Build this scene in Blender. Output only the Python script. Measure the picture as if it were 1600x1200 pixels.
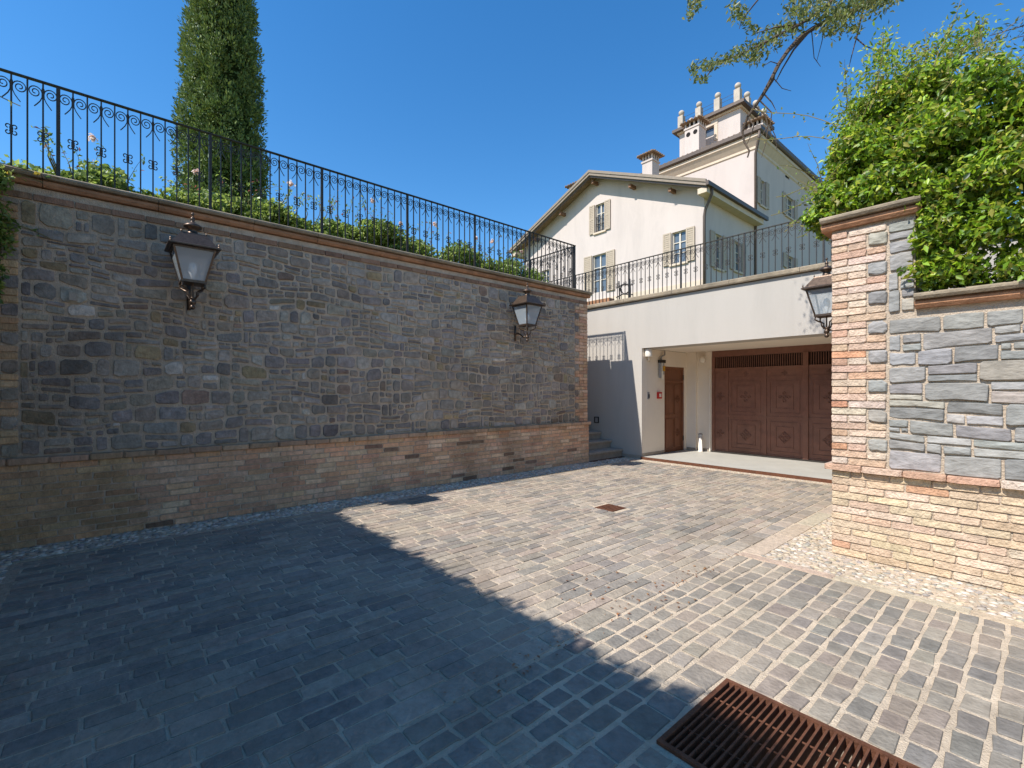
import bpy, math, random
import numpy as np
from mathutils import Vector
random.seed(11); RNG = np.random.default_rng(11)
scene = bpy.context.scene
for o in list(bpy.data.objects): bpy.data.objects.remove(o)

# ------------------------------------------------------------------ camera, sky, sun, exposure
YAW = 49.09                       # world: left wall runs along Y, garage facade along X
FPX, HZ, CAMZ = 728.0, 612.0, 1.5
cd = bpy.data.cameras.new('camera'); cam = bpy.data.objects.new('camera', cd); scene.collection.objects.link(cam)
cam.location = (0, 0, CAMZ); cam.rotation_euler = (math.radians(90), 0, math.radians(YAW))
cd.sensor_width = 36; cd.lens = FPX / 1600 * 36; cd.shift_y = (HZ - 600) / 1600
cd.clip_start = 0.05; cd.clip_end = 3000
scene.camera = cam
SUN_EL = 49.7; SUN_AZ = 9.0       # light travels towards +Y, turned by SUN_AZ towards +X
w = bpy.data.worlds.new('World'); scene.world = w; w.use_nodes = True
nt = w.node_tree; nt.nodes.clear()
sky = nt.nodes.new('ShaderNodeTexSky'); sky.sky_type = 'NISHITA'; sky.sun_disc = False
sky.sun_elevation = math.radians(SUN_EL); sky.sun_rotation = math.radians(180 + SUN_AZ)
sky.altitude = 300; sky.air_density = 1.15; sky.dust_density = 0.15; sky.ozone_density = 4.0
hs = nt.nodes.new('ShaderNodeHueSaturation'); hs.inputs['Saturation'].default_value = 1.29
bg = nt.nodes.new('ShaderNodeBackground'); bg.inputs[1].default_value = 0.15
wo = nt.nodes.new('ShaderNodeOutputWorld')
nt.links.new(sky.outputs[0], hs.inputs['Color']); nt.links.new(hs.outputs[0], bg.inputs[0]); nt.links.new(bg.outputs[0], wo.inputs[0])
sd = bpy.data.lights.new('sun', 'SUN'); sd.energy = 5.0; sd.angle = math.radians(0.53); sd.color = (1.0, 0.99, 0.965)
sun = bpy.data.objects.new('sun', sd); scene.collection.objects.link(sun)
_e, _a = math.radians(SUN_EL), math.radians(SUN_AZ)
SDIR = Vector((math.sin(_a) * math.cos(_e), math.cos(_a) * math.cos(_e), -math.sin(_e)))
sun.rotation_euler = SDIR.to_track_quat('-Z', 'Y').to_euler()
scene.view_settings.view_transform = 'Standard'; scene.view_settings.look = 'None'
scene.view_settings.gamma = 1; scene.view_settings.exposure = 0.45

# ------------------------------------------------------------------ helpers
_t = math.radians(YAW)
RIGHT = np.array((math.cos(_t), math.sin(_t), 0)); FWD = np.array((-math.sin(_t), math.cos(_t), 0))
def at(px, py, axis, val):
    """point of the plane X=val / Y=val (or depth 'D') seen at a photo pixel"""
    d = FWD + RIGHT * ((px - 800) / FPX) + np.array((0, 0, (HZ - py) / FPX))
    k = val if axis == 'D' else val / d['XY'.index(axis)]
    return np.array((0, 0, CAMZ)) + d * k
def shown(c, size):
    """rough projected area of a piece at c (0 outside the frame)"""
    c = np.array(c); r = c - np.array((0, 0, CAMZ)); d = r @ FWD
    if d < .3: return 0
    u = r @ RIGHT / d * FPX + 800; v = HZ - r[2] / d * FPX
    if u < -25 or u > 1625 or v < -25 or v > 1225: return 0
    return size / d ** 2
COL = scene.collection
def empty(name, loc, label=None, cat=None, group=None, kind=None):
    o = bpy.data.objects.new(name, None); COL.objects.link(o); o.location = loc; o.empty_display_size = .1
    return tag(o, label, cat, group, kind)
def tag(o, label=None, cat=None, group=None, kind=None):
    if label: o['label'] = label
    if cat: o['category'] = cat
    if group: o['group'] = group
    if kind: o['kind'] = kind
    return o
def wloc(o):
    p = np.zeros(3)
    while o: p = p + np.array(o.location); o = o.parent
    return p
def mesh_obj(name, V, F, mat, parent=None, tint=None, smooth=False, origin=None):
    V = np.asarray(V, dtype=float).reshape(-1, 3)
    org = V.mean(0) if origin is None else np.array(origin, dtype=float)
    me = bpy.data.meshes.new(name); me.from_pydata((V - org).tolist(), [], F)
    if tint is not None:
        a = me.attributes.new('tint', 'FLOAT_COLOR', 'POINT')
        T = np.ones((len(V), 4), dtype=np.float32); T[:, :3] = np.asarray(tint, dtype=np.float32)
        a.data.foreach_set('color', T.ravel())
    if smooth: me.polygons.foreach_set('use_smooth', [True] * len(me.polygons))
    if mat: me.materials.append(mat)
    o = bpy.data.objects.new(name, me); COL.objects.link(o)
    if parent: o.parent = parent; o.location = org - wloc(parent)
    else: o.location = org
    return o
def link_copy(src, parent, wpos):
    o = src.copy(); COL.objects.link(o); o.parent = parent; o.location = np.array(wpos) - wloc(parent); return o
class MB:
    def __init__(s): s.V = []; s.F = []; s.T = []
    def add(s, V, F, tint=(1, 1, 1)):
        n = len(s.V); s.V += [tuple(v) for v in V]; s.F += [tuple(i + n for i in f) for f in F]; s.T += [tint] * len(V); return s
    def box(s, x0, x1, y0, y1, z0, z1, tint=(1, 1, 1)):
        return s.add([(x0,y0,z0),(x1,y0,z0),(x1,y1,z0),(x0,y1,z0),(x0,y0,z1),(x1,y0,z1),(x1,y1,z1),(x0,y1,z1)],
                     [(0,3,2,1),(4,5,6,7),(0,1,5,4),(1,2,6,5),(2,3,7,6),(3,0,4,7)], tint)
    def tube(s, pts, r, n=6, tint=(1, 1, 1), cap=True):
        pts = [np.array(p, dtype=float) for p in pts]; rr = r if hasattr(r, '__len__') else [r] * len(pts)
        V = []; prev = None
        for i, p in enumerate(pts):
            d = pts[min(i + 1, len(pts) - 1)] - pts[max(i - 1, 0)]; d = d / (np.linalg.norm(d) + 1e-9)
            if prev is None:
                a = np.array((0, 0, 1.)) if abs(d[2]) < .9 else np.array((1., 0, 0))
            else: a = prev
            a = a - d * (a @ d); a /= np.linalg.norm(a) + 1e-9; prev = a; b = np.cross(d, a)
            for k in range(n):
                t = 2 * math.pi * (k + .5) / n; V.append(p + (a * math.cos(t) + b * math.sin(t)) * rr[i])
        F = [(i*n+k, i*n+(k+1) % n, (i+1)*n+(k+1) % n, (i+1)*n+k) for i in range(len(pts)-1) for k in range(n)]
        if cap: F += [tuple(range(n-1, -1, -1)), tuple(range((len(pts)-1)*n, len(pts)*n))]
        return s.add(V, F, tint)
    def lathe(s, prof, c, n=12, tint=(1, 1, 1)):
        V = [(c[0]+r*math.cos(2*math.pi*(k+.5)/n), c[1]+r*math.sin(2*math.pi*(k+.5)/n), c[2]+z) for r, z in prof for k in range(n)]
        m = len(prof)
        F = [(i*n+k, i*n+(k+1) % n, (i+1)*n+(k+1) % n, (i+1)*n+k) for i in range(m-1) for k in range(n)] + [tuple(range(n-1,-1,-1)), tuple(range((m-1)*n, m*n))]
        return s.add(V, F, tint)
    def prism(s, poly, fa, fb, tint=(1, 1, 1)):
        """poly: list of 2d; fa/fb map a 2d point to the near / far side"""
        n = len(poly); V = [fa(*p) for p in poly] + [fb(*p) for p in poly]
        return s.add(V, [tuple(range(n)), tuple(range(2*n-1, n-1, -1))] + [(i, n+i, n+(i+1) % n, (i+1) % n) for i in range(n)], tint)
    def build(s, name, mat, parent=None, smooth=False, origin=None):
        return mesh_obj(name, s.V, s.F, mat, parent, s.T, smooth, origin)

# ------------------------------------------------------------------ materials
WARM = (1.05, .94, .815)         # warm light balance put into the base colours to offset blue shade
def mat(name, col=None, rough=.8, nscale=8, namt=.25, bump=.15, bscale=60, metal=0, tint=False, big=0, bigscale=.8, spec=.3, bigcol=(.3, .27, .22), stretch=(1, 1, 1), dark=0, darkscale=.5):
    m = bpy.data.materials.new(name); m.use_nodes = True; N = m.node_tree.nodes; L = m.node_tree.links
    b = N['Principled BSDF']; b.inputs['Roughness'].default_value = rough; b.inputs['Metallic'].default_value = metal
    b.inputs['Specular IOR Level'].default_value = spec
    g = N.new('ShaderNodeNewGeometry'); mp = N.new('ShaderNodeMapping'); mp.inputs['Scale'].default_value = stretch
    L.new(g.outputs['Position'], mp.inputs['Vector'])
    if tint:
        a = N.new('ShaderNodeAttribute'); a.attribute_name = 'tint'; base = a.outputs['Color']
    else:
        c = N.new('ShaderNodeRGB'); c.outputs[0].default_value = (*[a_*b_ for a_, b_ in zip(col, WARM)], 1); base = c.outputs[0]
    n1 = N.new('ShaderNodeTexNoise'); n1.inputs['Scale'].default_value = nscale; n1.inputs['Detail'].default_value = 6; n1.inputs['Roughness'].default_value = .65
    L.new(mp.outputs[0], n1.inputs['Vector'])
    r = N.new('ShaderNodeMapRange'); r.inputs[1].default_value = .25; r.inputs[2].default_value = .75
    r.inputs[3].default_value = 1 - namt; r.inputs[4].default_value = 1 + namt; L.new(n1.outputs[0], r.inputs[0])
    mx = N.new('ShaderNodeMix'); mx.data_type = 'RGBA'; mx.blend_type = 'MULTIPLY'; mx.inputs[0].default_value = 1
    L.new(base, mx.inputs[6]); L.new(r.outputs[0], mx.inputs[7]); out = mx.outputs[2]
    if big:
        n2 = N.new('ShaderNodeTexNoise'); n2.inputs['Scale'].default_value = bigscale; n2.inputs['Detail'].default_value = 5; L.new(mp.outputs[0], n2.inputs['Vector'])
        r2 = N.new('ShaderNodeMapRange'); r2.inputs[1].default_value = .48; r2.inputs[2].default_value = .72; r2.inputs[3].default_value = 0; r2.inputs[4].default_value = big
        L.new(n2.outputs[0], r2.inputs[0])
        m2 = N.new('ShaderNodeMix'); m2.data_type = 'RGBA'; L.new(r2.outputs[0], m2.inputs[0]); L.new(out, m2.inputs[6]); m2.inputs[7].default_value = (*[a_*b_ for a_, b_ in zip(bigcol, WARM)], 1); out = m2.outputs[2]
    if dark:
        n4 = N.new('ShaderNodeTexNoise'); n4.inputs['Scale'].default_value = darkscale; n4.inputs['Detail'].default_value = 8; n4.inputs['Roughness'].default_value = .7; n4.inputs['Distortion'].default_value = .6; L.new(mp.outputs[0], n4.inputs['Vector'])
        r4 = N.new('ShaderNodeMapRange'); r4.inputs[1].default_value = .48; r4.inputs[2].default_value = .68; r4.inputs[3].default_value = 1; r4.inputs[4].default_value = 1 - dark; L.new(n4.outputs[0], r4.inputs[0])
        m4 = N.new('ShaderNodeMix'); m4.data_type = 'RGBA'; m4.blend_type = 'MULTIPLY'; m4.inputs[0].default_value = 1; L.new(out, m4.inputs[6]); L.new(r4.outputs[0], m4.inputs[7]); out = m4.outputs[2]
    L.new(out, b.inputs['Base Color'])
    if bump:
        n3 = N.new('ShaderNodeTexNoise'); n3.inputs['Scale'].default_value = bscale; n3.inputs['Detail'].default_value = 5; L.new(mp.outputs[0], n3.inputs['Vector'])
        bp = N.new('ShaderNodeBump'); bp.inputs['Strength'].default_value = bump; bp.inputs['Distance'].default_value = .02
        L.new(n3.outputs[0], bp.inputs['Height']); L.new(bp.outputs[0], b.inputs['Normal'])
    return m
def leafmat(name, trans=.35, rough=.42):
    m = bpy.data.materials.new(name); m.use_nodes = True; N = m.node_tree.nodes; L = m.node_tree.links
    b = N['Principled BSDF']; b.inputs['Roughness'].default_value = rough; b.inputs['Specular IOR Level'].default_value = .5
    a = N.new('ShaderNodeAttribute'); a.attribute_name = 'tint'; L.new(a.outputs['Color'], b.inputs['Base Color'])
    t = N.new('ShaderNodeBsdfTranslucent'); mx = N.new('ShaderNodeMixShader'); mx.inputs[0].default_value = trans
    hsv = N.new('ShaderNodeHueSaturation'); hsv.inputs['Value'].default_value = 1.5; hsv.inputs['Hue'].default_value = .485
    L.new(a.outputs['Color'], hsv.inputs['Color']); L.new(hsv.outputs[0], t.inputs['Color'])
    L.new(b.outputs[0], mx.inputs[1]); L.new(t.outputs[0], mx.inputs[2]); L.new(mx.outputs[0], N['Material Output'].inputs['Surface'])
    return m
def glassmat(name, col, alpha, rough):
    m = bpy.data.materials.new(name); m.use_nodes = True; b = m.node_tree.nodes['Principled BSDF']
    b.inputs['Base Color'].default_value = (*col, 1); b.inputs['Roughness'].default_value = rough; b.inputs['Alpha'].default_value = alpha
    b.inputs['Specular IOR Level'].default_value = .8
    return m
M = dict(
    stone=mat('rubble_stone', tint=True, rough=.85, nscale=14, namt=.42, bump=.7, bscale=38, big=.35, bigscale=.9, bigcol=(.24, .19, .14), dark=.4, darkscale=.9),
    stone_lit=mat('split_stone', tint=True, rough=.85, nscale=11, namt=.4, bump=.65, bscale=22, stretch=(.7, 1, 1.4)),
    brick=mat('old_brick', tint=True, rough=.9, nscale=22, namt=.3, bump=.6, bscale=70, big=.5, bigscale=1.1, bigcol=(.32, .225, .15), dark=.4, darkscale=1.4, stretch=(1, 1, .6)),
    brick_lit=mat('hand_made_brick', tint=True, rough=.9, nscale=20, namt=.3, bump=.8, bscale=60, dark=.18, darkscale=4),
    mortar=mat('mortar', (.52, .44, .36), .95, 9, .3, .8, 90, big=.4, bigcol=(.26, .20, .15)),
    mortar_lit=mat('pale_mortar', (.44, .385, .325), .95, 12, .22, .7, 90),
    sett=mat('porphyry_sett', tint=True, rough=.75, nscale=16, namt=.3, bump=.5, bscale=45, big=.5, bigscale=.9, bigcol=(.40, .345, .28), dark=.26, darkscale=.7),
    joint=mat('sandy_joint', (.56, .49, .40), .95, 10, .25, .8, 120, big=.35, bigcol=(.38, .32, .25), bigscale=1.3, dark=.3, darkscale=.7),
    pebble=mat('river_pebble', tint=True, rough=.7, nscale=25, namt=.2, bump=.1),
    terracotta=mat('terracotta_coping', (.36, .20, .12), .9, 6, .4, .4, 50, big=.5, bigcol=(.14, .095, .06), bigscale=2),
    slab=mat('coping_stone', (.26, .225, .175), .85, 7, .35, .4, 50, big=.5, bigcol=(.11, .1, .08), bigscale=2),
    iron=mat('wrought_iron', (.045, .042, .041), .5, 20, .3, .1, metal=.4),
    lamp_metal=mat('aged_lamp_metal', (.10, .075, .06), .42, 25, .4, .15, metal=.75, spec=.5),
    rust=mat('rusty_steel', (.12, .052, .03), .7, 18, .4, .35, 90, metal=.2),
    plaster=mat('facade_plaster', (.43, .425, .415), .92, 1.6, .05, .15, 120, big=.12, bigcol=(.395, .38, .36), bigscale=.7, dark=.05, darkscale=2.2, stretch=(1, 1, .14)),
    recess=mat('recess_plaster_bounce', (.78, .745, .69), .92, 1.6, .05, .12, 120),  # paler than the facade: light bounced off the floor is put into the colour
    post=mat('weathered_post', (.44, .41, .37), .9, 4, .2, .2),
    house=mat('house_plaster', (.535, .50, .50), .92, 1.2, .05, .1, 40, big=.15, bigcol=(.49, .45, .43), bigscale=.4, dark=.10, darkscale=1.1, stretch=(1, 1, .2)),
    trim=mat('pale_trim', (.58, .51, .43), .85, 4, .1, .1),
    shutter=mat('shutter_paint', (.42, .37, .31), .6, 8, .1, .1),
    wood=mat('window_wood', (.60, .58, .54), .6, 8, .1, .05),
    darkmetal=mat('dark_gutter', (.115, .095, .085), .5, 8, .2, .05, metal=.3),
    greymetal=mat('grey_verge_metal', (.25, .215, .18), .55, 8, .15, .05),
    tile=mat('roof_tile', (.24, .18, .135), .9, 6, .4, .4, 30),
    timber=mat('rafter_timber', (.22, .13, .085), .8, 10, .3, .2),
    pane=mat('window_pane', (.10, .13, .17), .08, 3, .1, 0, spec=.9),
    door=mat('brown_steel', (.205, .10, .074), .5, 9, .22, .12, 60, spec=.4, dark=.2, darkscale=1.2, big=.25, bigcol=(.27, .165, .125), bigscale=1.5),
    door2=mat('brown_wood_door', (.20, .085, .045), .5, 9, .25, .1, 60, spec=.4, stretch=(3, 3, .4)),
    black=mat('dark_void', (.012, .01, .01), .9, 5, .1, 0),
    floor=mat('garage_floor', (.385, .40, .395), .6, 3, .1, .1, 60, big=.3, bigcol=(.34, .35, .34), bigscale=1.2),
    stepstone=mat('step_stone', (.34, .31, .275), .85, 9, .2, .3, 50),
    white=mat('white_paint', (.78, .77, .74), .5, 9, .06, 0),
    grey=mat('grey_plastic', (.3, .31, .33), .4, 9, .1, 0),
    red=mat('red_plastic', (.55, .03, .02), .4, 9, .1, 0),
    yellow=mat('brass_yellow', (.6, .33, .04), .4, 9, .1, 0),
    soil=mat('soil', (.14, .1, .06), .95, 3, .3, .5, 20),
    grass=mat('grassy_ground', (.09, .12, .035), .95, 3, .35, .5, 20),
    ground=mat('ground_earth', (.3, .26, .2), .95, 2, .3, .5, 20),
    twigs=mat('crown_core_shade', (.025, .042, .014), 1, 12, .4, .8, 20, spec=0),
    bark=mat('bark', (.085, .065, .05), .9, 14, .4, .8, 40),
    stem=mat('green_stem', (.16, .14, .05), .8, 14, .3, .2),
    leaf=leafmat('leaf', .46), cypress=leafmat('cypress_leaf', .15, .6), petal=leafmat('petal', .3, .6),
    lampglass=glassmat('lantern_glass', (.55, .6, .62), .42, .12), bulb=glassmat('bulb_glass', (.85, .84, .8), 1, .25),
)
def jit(c, a=.12, hue=.04):
    k = 1 + random.uniform(-a, a); return tuple(max(.005, x * w_ * k * (1 + random.uniform(-hue, hue))) for x, w_ in zip(c, WARM))

# ------------------------------------------------------------------ masonry pieces
def rough_poly(s0, s1, t0, t1, irregular=True, cut=(.08, .36)):
    w_, h_ = s1 - s0, t1 - t0; m = min(w_, h_)
    if not irregular:
        j = lambda: random.uniform(-.0035, .0035); c = min(.006, m * .2)
        return [(s0+c,t0+j()),(s1-c,t0+j()),(s1+j(),t0+c),(s1+j(),t1-c),(s1-c,t1+j()),(s0+c,t1+j()),(s0+j(),t1-c),(s0+j(),t0+c)]
    c = [m * random.uniform(*cut) for _ in range(8)]
    if random.random() < .18: c[random.randrange(4) * 2] = min(w_, h_) * .6
    j = lambda: random.uniform(-.03, .055) * m
    P = [(s0+c[0],t0+j()),(s1-c[1],t0+j()),(s1-abs(j()),t0+c[2]*.8),(s1-abs(j()),t1-c[3]*.8),(s1-c[4],t1-j()),(s0+c[5],t1-j()),(s0+abs(j()),t1-c[6]*.8),(s0+abs(j()),t0+c[7]*.8)]
    mid = lambda a, b: ((a[0]+b[0])/2 + random.uniform(-.15,.15)*w_*.4, (a[1]+b[1])/2 + random.uniform(-.06,.06)*m)
    return [P[0], mid(P[0],P[1])] + P[1:5] + [mid(P[4],P[5])] + P[5:]
def piece(poly, mp, proud, bev, base=-.012, bulge=0.0, tilt=0.0):
    """a bevelled block whose outline is poly in the surface plane; mp(s, t, n) places it"""
    n = len(poly); cs = sum(p[0] for p in poly) / n; ct = sum(p[1] for p in poly) / n
    ts, tt = random.uniform(-tilt, tilt), random.uniform(-tilt, tilt)
    V = [mp(s, t, base) for s, t in poly]
    V += [mp(s, t, proud - bev + (s-cs)*ts + (t-ct)*tt) for s, t in poly]
    for s, t in poly:
        dx, dy = cs - s, ct - t; l = math.hypot(dx, dy); k = min(.45, bev * 1.3 / l)
        V.append(mp(s + dx*k, t + dy*k, proud + (s-cs)*ts + (t-ct)*tt + random.uniform(-.25, .25) * bulge))
    F = [(r*n+i, r*n+(i+1) % n, (r+1)*n+(i+1) % n, (r+1)*n+i) for r in range(2) for i in range(n)]
    if bulge:
        V.append(mp(cs + random.uniform(-.2,.2)*abs(poly[1][0]-poly[0][0]), ct, proud + bulge * random.uniform(.2, 1)))
        F += [(2*n+i, 2*n+(i+1) % n, 3*n) for i in range(n)]
    else: F.append(tuple(range(2*n, 3*n)))
    return V, F
def lay(pieces, name, restname, material, parent, limit=300):
    """pieces: (V, F, tint, area). The limit that show largest become parts, the rest one stuff part"""
    sc = [(shown(np.mean(p[0], 0), p[3]), i) for i, p in enumerate(pieces)]; sc.sort(reverse=True)
    single = [i for s, i in sc[:limit] if s > 0]; ss = set(single)
    for i in single:
        V, F, T, _ = pieces[i]; mesh_obj(name, V, F, material, parent, T)
    rest = MB()
    for i, p in enumerate(pieces):
        if i not in ss: rest.add(p[0], p[1], p[2])
    if rest.V: tag(rest.build(restname, material, parent), kind='stuff')
def rubble(s0, s1, t0, t1, hr, wr, split=.5):
    """roughly coursed rubble: undulating rows, blocks split at random into thinner or shorter stones"""
    out = []; t = t0
    while t < t1 - .02:
        h = random.uniform(*hr)
        if t1 - t - h < hr[0] * .7: h = t1 - t
        s = s0 - random.uniform(0, .1)
        while s < s1 - .02:
            w_ = random.uniform(*wr) * (.75 + .5 * random.random())
            if s1 - s - w_ < wr[0] * .7: w_ = s1 - s
            a, b = max(s, s0), s + w_; r = random.random()
            if r > split or h < .1: cells_ = [(a, b, t, t+h)]
            elif r > split * .45:
                k = random.uniform(.35, .65) * h; cells_ = [(a, b, t, t+k), (a, b, t+k, t+h)]
            else:
                k = random.uniform(.35, .65) * h; m1 = a+(b-a)*random.uniform(.35,.65); m2 = a+(b-a)*random.uniform(.3,.7)
                cells_ = random.choice(([(a,m1,t,t+k),(m1,b,t,t+k),(a,b,t+k,t+h)], [(a,b,t,t+k),(a,m2,t+k,t+h),(m2,b,t+k,t+h)], [(a,m1,t,t+h),(m1,b,t,t+k),(m1,b,t+k,t+h)]))
            out += cells_; s += w_
        t += h
    return out
def wob(poly, t0, t1, amp=.028):
    """let the courses wander up and down, fading out at the bed edges"""
    f = lambda p, t: t + amp * min(1, (t-t0)/.25, (t1-t)/.25) * (math.sin(p*2.1+t*3.7) + .6*math.sin(p*5.3-t*6.1+1) + .3*math.sin(p*11+t*17))
    return [(p, f(p, t)) for p, t in poly]
def courses(s0, s1, t0, t1, ch, lens, gap=.009, left=None, right=None):
    """running brick courses"""
    n = max(1, int(round((t1-t0)/ch))); ch = (t1-t0)/n; out = []
    for j in range(n):
        s = s0; first = True
        while s < s1 - .02:
            l = random.choice(lens) * random.uniform(.95, 1.05)
            if first: l *= (.5 if j % 2 else 1) * random.uniform(.9, 1.1)
            first = False
            e = s + l
            if s1 - e < .06: e = s1
            out.append((s+gap/2, e-gap/2, t0+j*ch+gap/2, t0+(j+1)*ch-gap/2)); s = e
    return out
mapX = lambda X0: (lambda s, t, n: (X0 + n, s, t))        # faces +X
mapY = lambda Y0: (lambda s, t, n: (s, Y0 - n, t))        # faces -Y
mapZ = lambda Z0: (lambda s, t, n: (s, t, Z0 + n))        # faces up

# ------------------------------------------------------------------ ground and terraces
g = MB(); g.add([(-400,-400,-.46),(400,-400,-.46),(400,400,-.46),(-400,400,-.46)], [(0,1,2,3)]); tag(g.build('ground', M['ground'], origin=(0,0,-.46)), kind='structure')
def hill(Y):
    t = min(1, max(0, (Y - 12) / 9)); t = t*t*(3-2*t); return 3.4 + 2.3 * t
tb = MB(); ys = [9.42, 10, 12, 13.5, 15, 16.5, 18, 19.5, 21, 60, 120]
for a, b in zip(ys[:-1], ys[1:]): tb.add([(-120,a,hill(a)),(40,a,hill(a)),(40,b,hill(b)),(-120,b,hill(b))], [(0,1,2,3)])
tag(tb.build('hillside_terrace', M['grass']), kind='structure')
gl = MB(); gl.add([(-120,-60,3.48),(-6.93,-60,3.48),(-6.93,7.3,3.48),(-120,7.3,3.48)], [(0,1,2,3)]); tag(gl.build('raised_garden', M['grass']), kind='structure')
gr = MB(); gr.box(-1.1, 30, 5.75, 8.95, -.05, 2.05); tag(gr.build('planting_bed', M['soil']), kind='structure')

# ------------------------------------------------------------------ courtyard paving
GX0, GX1, GY0, GY1 = -1.10, 1.35, 1.77, 2.43
bedm = MB()
for (x0,x1,y0,y1) in ((-7,GX0,-8,9.05),(GX1,9,-8,9.05),(GX0,GX1,-8,GY0),(GX0,GX1,GY1,9.05)): bedm.box(x0, x1, y0, y1, -.455, -.0045)
pave = tag(bedm.build('courtyard_paving', M['joint'], origin=(-3, 4, -.455)), kind='structure')
XS = -1.90
tiles = []; SC = [(.30,.272,.24),(.255,.236,.214),(.33,.30,.258),(.22,.21,.20),(.31,.268,.235),(.35,.318,.278),(.25,.24,.224)]
def fill_row(x0, x1, y0, y1, lens, gap, irr, cols, prd):
    y = y0
    while y < y1 - .01:
        l = random.uniform(*lens)
        if y1 - y - l < lens[0] * .6: l = y1 - y
        a = rough_poly(x0+gap/2, x1-gap/2, y+gap*.38, y+l-gap*.38, False)
        if irr:
            m_ = min(x1-x0, l); a = [(p[0]+random.uniform(-1,1)*m_*irr, p[1]+random.uniform(-1,1)*m_*irr) for p in a]
            cs, ct = (x0+x1)/2, y+l/2
            a = [(cs+(p[0]-cs)*random.uniform(.94,1.03), ct+(p[1]-ct)*random.uniform(.94,1.03)) for p in a]
        col = random.choice(cols); V, F = piece(a, mapZ(0), prd+random.uniform(-.002,.003), .004, -.015, .0015 if irr else 0, .010)
        tiles.append((V, F, jit(col, .10, .018), (x1-x0)*l)); y += l
x = -5.90
while x < XS - .05:
    wd = random.uniform(.088, .118)
    if XS - x - wd < .06: wd = XS - x
    segs = [(-.55, 8.72)]
    if x + wd > -3.87 and x < -3.57: segs = [(-.55, 4.76), (5.06, 8.72)]
    for y0, y1 in segs: fill_row(x, x+wd, y0 - (random.random()*.1 if y0 < 0 else 0), y1, (.15, .33), .011, .012, SC, 0.0)
    x += wd
SQ = [(.225,.215,.20),(.195,.19,.178),(.25,.237,.215),(.235,.21,.19),(.185,.182,.175),(.265,.248,.22)]
x = XS + .012
while x < 3.2:
    wd = random.uniform(.112, .13)
    if x < GX0 - .02 and x + wd > GX0 - .07: wd = GX0 - .02 - x
    segs = [(-1.1, 4.38)]
    if x >= GX0 - .03 and x < GX1: segs = [(-1.1, GY0-.02), (GY1+.02, 4.38)]
    for y0, y1 in segs: fill_row(x, x+wd, y0, y1, (.145, .205), .024, .05, SQ, .001)
    x += wd
lay(tiles, 'sett', 'distant_setts', M['sett'], pave)
# flush pale bands beside the pebbles
bands = MB()
for (x0,x1,y0,y1) in ((-5.99,-5.91,-.64,8.75), (-1.885,-1.72,4.5,8.75), (-1.885,6,4.39,4.49), (-5.90,-1.72,-.64,-.56)):
    a0 = x0; a1 = y0
    if x1-x0 > y1-y0:
        while a0 < x1: e = min(x1, a0+random.uniform(.4,.9)); V,F = piece(rough_poly(a0+.003,e-.003,y0,y1,False), mapZ(0), .002, .005); bands.add(V,F,jit((.44,.38,.31),.08)); a0 = e
    else:
        while a1 < y1: e = min(y1, a1+random.uniform(.4,.9)); V,F = piece(rough_poly(x0,x1,a1+.003,e-.003,False), mapZ(0), .002, .005); bands.add(V,F,jit((.44,.38,.31),.08)); a1 = e
bands.build('edging_band', M['brick_lit'], pave)
# pebbles (stuff)
def ico():
    import bmesh
    bm = bmesh.new(); bmesh.ops.create_icosphere(bm, subdivisions=1, radius=1); V = np.array([v.co[:] for v in bm.verts]); F = [tuple(v.index for v in f.verts) for f in bm.faces]; bm.free(); return V, F
ICO_V, ICO_F = ico()
def pebbles(name, label, rects, step, size, cols, zoff=-.008):
    b = MB()
    for (x0,x1,y0,y1) in rects:
        for i in range(int((x1-x0)/step)+1):
            for j in range(int((y1-y0)/step)+1):
                px_ = x0+(i+random.uniform(.1,.9))*step; py_ = y0+(j+random.uniform(.1,.9))*step
                if px_ > x1 or py_ > y1: continue
                r = random.uniform(*size); a = random.uniform(0, math.pi); el = random.uniform(.5, .9)
                S = ICO_V * np.array((r, r*el, r*random.uniform(.2,.34)))
                t = random.uniform(-.3,.3); S = S @ np.array(((1,0,math.sin(t)),(0,1,0),(-math.sin(t),0,1)))
                R = np.array(((math.cos(a),math.sin(a),0),(-math.sin(a),math.cos(a),0),(0,0,1)))
                b.add(S @ R + np.array((px_,py_,zoff)), ICO_F, jit(random.choice(cols), .15))
    tag(b.build(name, M['pebble'], None, True, origin=(b.V[0][0], b.V[0][1], 0)), label, 'pebbles', kind='stuff')
PC = [(.52,.49,.45),(.40,.38,.36),(.62,.58,.52),(.66,.63,.58),(.32,.31,.30),(.55,.47,.38)]
pebbles('pebble_strip', 'grey river pebbles along the foot of the long shaded wall', [(-6.47,-5.99,-1.0,8.75),(-5.99,-2,-1.05,-.66)], .052, (.026,.05), PC)
PC2 = [(.47,.44,.39),(.37,.35,.32),(.54,.51,.46),(.43,.37,.29),(.28,.27,.255),(.46,.40,.31)]
pebbles('pebble_bed', 'pale pebbles around the foot of the brick gate pillar', [(-1.72,-1.34,4.5,8.75),(-1.34,6,4.5,5.08)], .048, (.022,.048), PC2)
pebbles('glint_gravel', 'pale stones added in the channel, standing for glints of light under the grate', [(GX0+.04,GX1-.04,GY0+.04,GY1-.04)], .06, (.025,.045), PC2, -.29)  # stones added so pale glints of light show between the bars
pebbles('gravel_line', 'narrow line of small gravel before the garage threshold', [(-5.98,-1.72,8.76,8.94)], .034, (.016,.028), PC2)

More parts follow.
